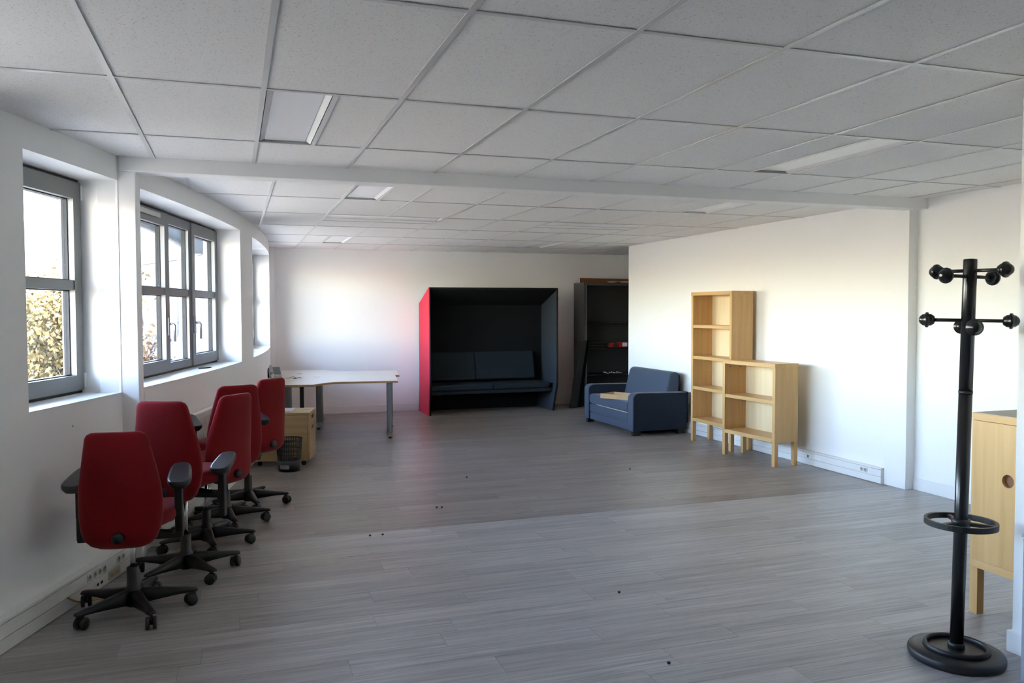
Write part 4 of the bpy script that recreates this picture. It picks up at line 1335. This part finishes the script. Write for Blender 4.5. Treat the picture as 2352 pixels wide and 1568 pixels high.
# ------------------------------------------------------------------ little black screws left on the floor
def ground_px(u, v):
    d = r2 * ((u - 1176) / 1883.4) + u2 * (-(v - 784) / 1883.4) + fwd
    k = -CAM_H / d.z
    return (d.x * k, d.y * k)
scr = MB().lathe([(0.004, 0.0), (0.004, 0.004), (0.0085, 0.0045), (0.009, 0.010), (0.006, 0.012)], 10).mesh('floor_screw', 'black')
spots = [((1447, 1078), 'in front of the bookcases'), ((1072, 1097), 'in the middle of the floor, left of the seam'), ((1003, 1166), 'left of a pair near the floor seam'), ((1015, 1166), 'right of a pair near the floor seam'),
         ((850, 1231), 'left of a pair on the grey planks'), ((879, 1229), 'right of a pair on the grey planks'), ((1422, 1362), 'on the open grey floor'), ((1536, 1525), 'at the bottom edge of the photo')]
for (uv, lab) in spots:
    q = ground_px(*uv)
    o = link('floor_screw', scr); o.location = (q[0], q[1], 0.0005)
    tag(o, 'small black screw ' + lab, 'screw', 'black screws on the floor')

# ------------------------------------------------------------------ outside: eave, wing, ground, trees
GZ = -3.6
structure('ground', 'pale gravel courtyard outside the windows', box(-90, 40, -60, 90, GZ - 0.2, GZ).mesh('ground', 'ground'))
ev = structure('trim_5', 'blue-grey roof eave curving above the windows outside')
arc_box(MB(), -42, -0.85, RO, AR - 1.19, 2.60, 2.78, 1.0).build('soffit', 'soffit', ev)
arc_box(MB(), -42, -0.85, AR - 1.19, AR - 1.24, 2.56, 2.95, 1.0).build('fascia', 'fac_frame', ev)
for k in range(60):
    q = -22 + 16.0 * k / 60
    if (k // 6) % 2 == 0:
        arc_box(MB(), q, q + 0.10, AR - 0.62, AR - 1.0, 2.592, 2.60, 1.0).build('vent_slat', 'paper', ev)
wing = thing('facade_wing', 'pale curved building wing with rows of windows beyond the courtyard', 'building', (0, 0, 0))
arc_box(MB(), -0.85, 62, RO, AR + 4.0, GZ, 4.6, 1.0).build('wall', 'render', wing)
arc_box(MB(), -0.85, 2.5, RO, AR - 1.19, 2.60, 2.78, 1.0).build('eave', 'soffit', wing)
for (za, zb_) in ((1.0, 2.15), (2.95, 4.2), (-2.2, -0.6)):
    for k in range(14):
        q = 9.0 + 3.4 * k
        f = arc_box(MB(), q, q + 2.9, RO - 0.05, RO, za, zb_, 1.0).build('window', 'fac_frame', wing)
        zm = (za + zb_) / 2
        for c_ in range(3):
            for (a, b) in ((za + 0.06, zm - 0.03), (zm + 0.03, zb_ - 0.06)):
                arc_box(MB(), q + 0.08 + 0.94 * c_, q + 0.08 + 0.94 * c_ + 0.85, RO - 0.056, RO - 0.045, a, b, 1.0).build('pane', 'fac_glass', f)

def tree(label, cat, x, y_, h, R_, leaf, nleaf, seed, name='tree'):
    rnd = random.Random(seed)
    t = thing(name, label, cat, (x, y_, GZ))
    tubes = []; tips = []
    def branch(p, d, L, r, depth):
        n_ = 4
        path = [p]; rs = [r]
        q = Vector(p); dd = Vector(d)
        for i in range(n_):
            dd = (dd + Vector((rnd.uniform(-1, 1), rnd.uniform(-1, 1), rnd.uniform(-0.5, 0.8))) * 0.16).normalized()
            q = q + dd * (L / n_)
            path.append(q.copy()); rs.append(r * (1 - 0.55 * (i + 1) / n_))
        tubes.append((path, rs, 5 if depth else 8))
        if depth >= 4:
            tips.append(q.copy()); return
        for k in range(3 if depth else 6):
            i = rnd.randint(2, n_)
            nd = (dd + Vector((rnd.uniform(-1, 1), rnd.uniform(-1, 1), rnd.uniform(-0.3, 0.7))) * 0.9).normalized()
            branch(path[i], nd, L * rnd.uniform(0.5, 0.75), rs[i] * 0.7, depth + 1)
        tips.append(q.copy())
    branch(Vector((0, 0, 0)), Vector((0, 0, 1)), h * 0.45, 0.075 * h / 6, 0)
    rad = max(math.hypot(p.x, p.y) for p in tips); top = max(p.z for p in tips)
    k_xy, k_z = (R_ - 0.12) / rad, (h - 0.1) / top
    def sc(p):
        return Vector((p.x * k_xy, p.y * k_xy, p.z * k_z))
    tb = MB()
    for (path, rs, n_) in tubes:
        tb.tube([sc(p) for p in path], rs, n_)
    tb.build('branches', 'bark', t)
    if nleaf:
        lb = MB()
        for k in range(nleaf):
            c = sc(rnd.choice(tips)) + Vector((rnd.gauss(0, 0.16), rnd.gauss(0, 0.16), rnd.gauss(0, 0.16)))
            rr = math.hypot(c.x, c.y)
            if rr > R_:
                c.x *= R_ / rr; c.y *= R_ / rr
            a = Vector((rnd.uniform(-1, 1), rnd.uniform(-1, 1), rnd.uniform(-1, 1))).normalized()
            b = a.cross(Vector((rnd.uniform(-1, 1), rnd.uniform(-1, 1), rnd.uniform(-1, 1)))).normalized()
            s_ = rnd.uniform(0.035, 0.075)
            lb.add([c - a * s_, c + b * s_ * 0.5, c + a * s_, c - b * s_ * 0.5], [(0, 1, 2, 3)])
        f = lb.build('foliage', leaf, t); f['kind'] = 'stuff'
    return t
tree('leafy yellow-green tree filling the left pane of the wide window', 'tree', -2.15, 15.6, 6.2, 1.45, 'leaf', 11000, 3)
tree('bare tree with thin grey branches behind the leafy one outside the wide window', 'tree', -2.4, 21.4, 6.8, 1.7, 'leaf', 0, 5)
tree('pale yellow tree seen low in the single narrow window', 'tree', -5.6, 19.6, 6.2, 2.3, 'leaf2', 8000, 8)
tree('sparse tree farther out behind the single narrow window', 'tree', -8.4, 25.5, 7.2, 2.4, 'leaf2', 2500, 13)
tree('straw-coloured shrub low in the right panes of the wide window', 'shrub', -1.5, 18.4, 4.9, 0.8, 'leaf2', 3500, 21, 'shrub')
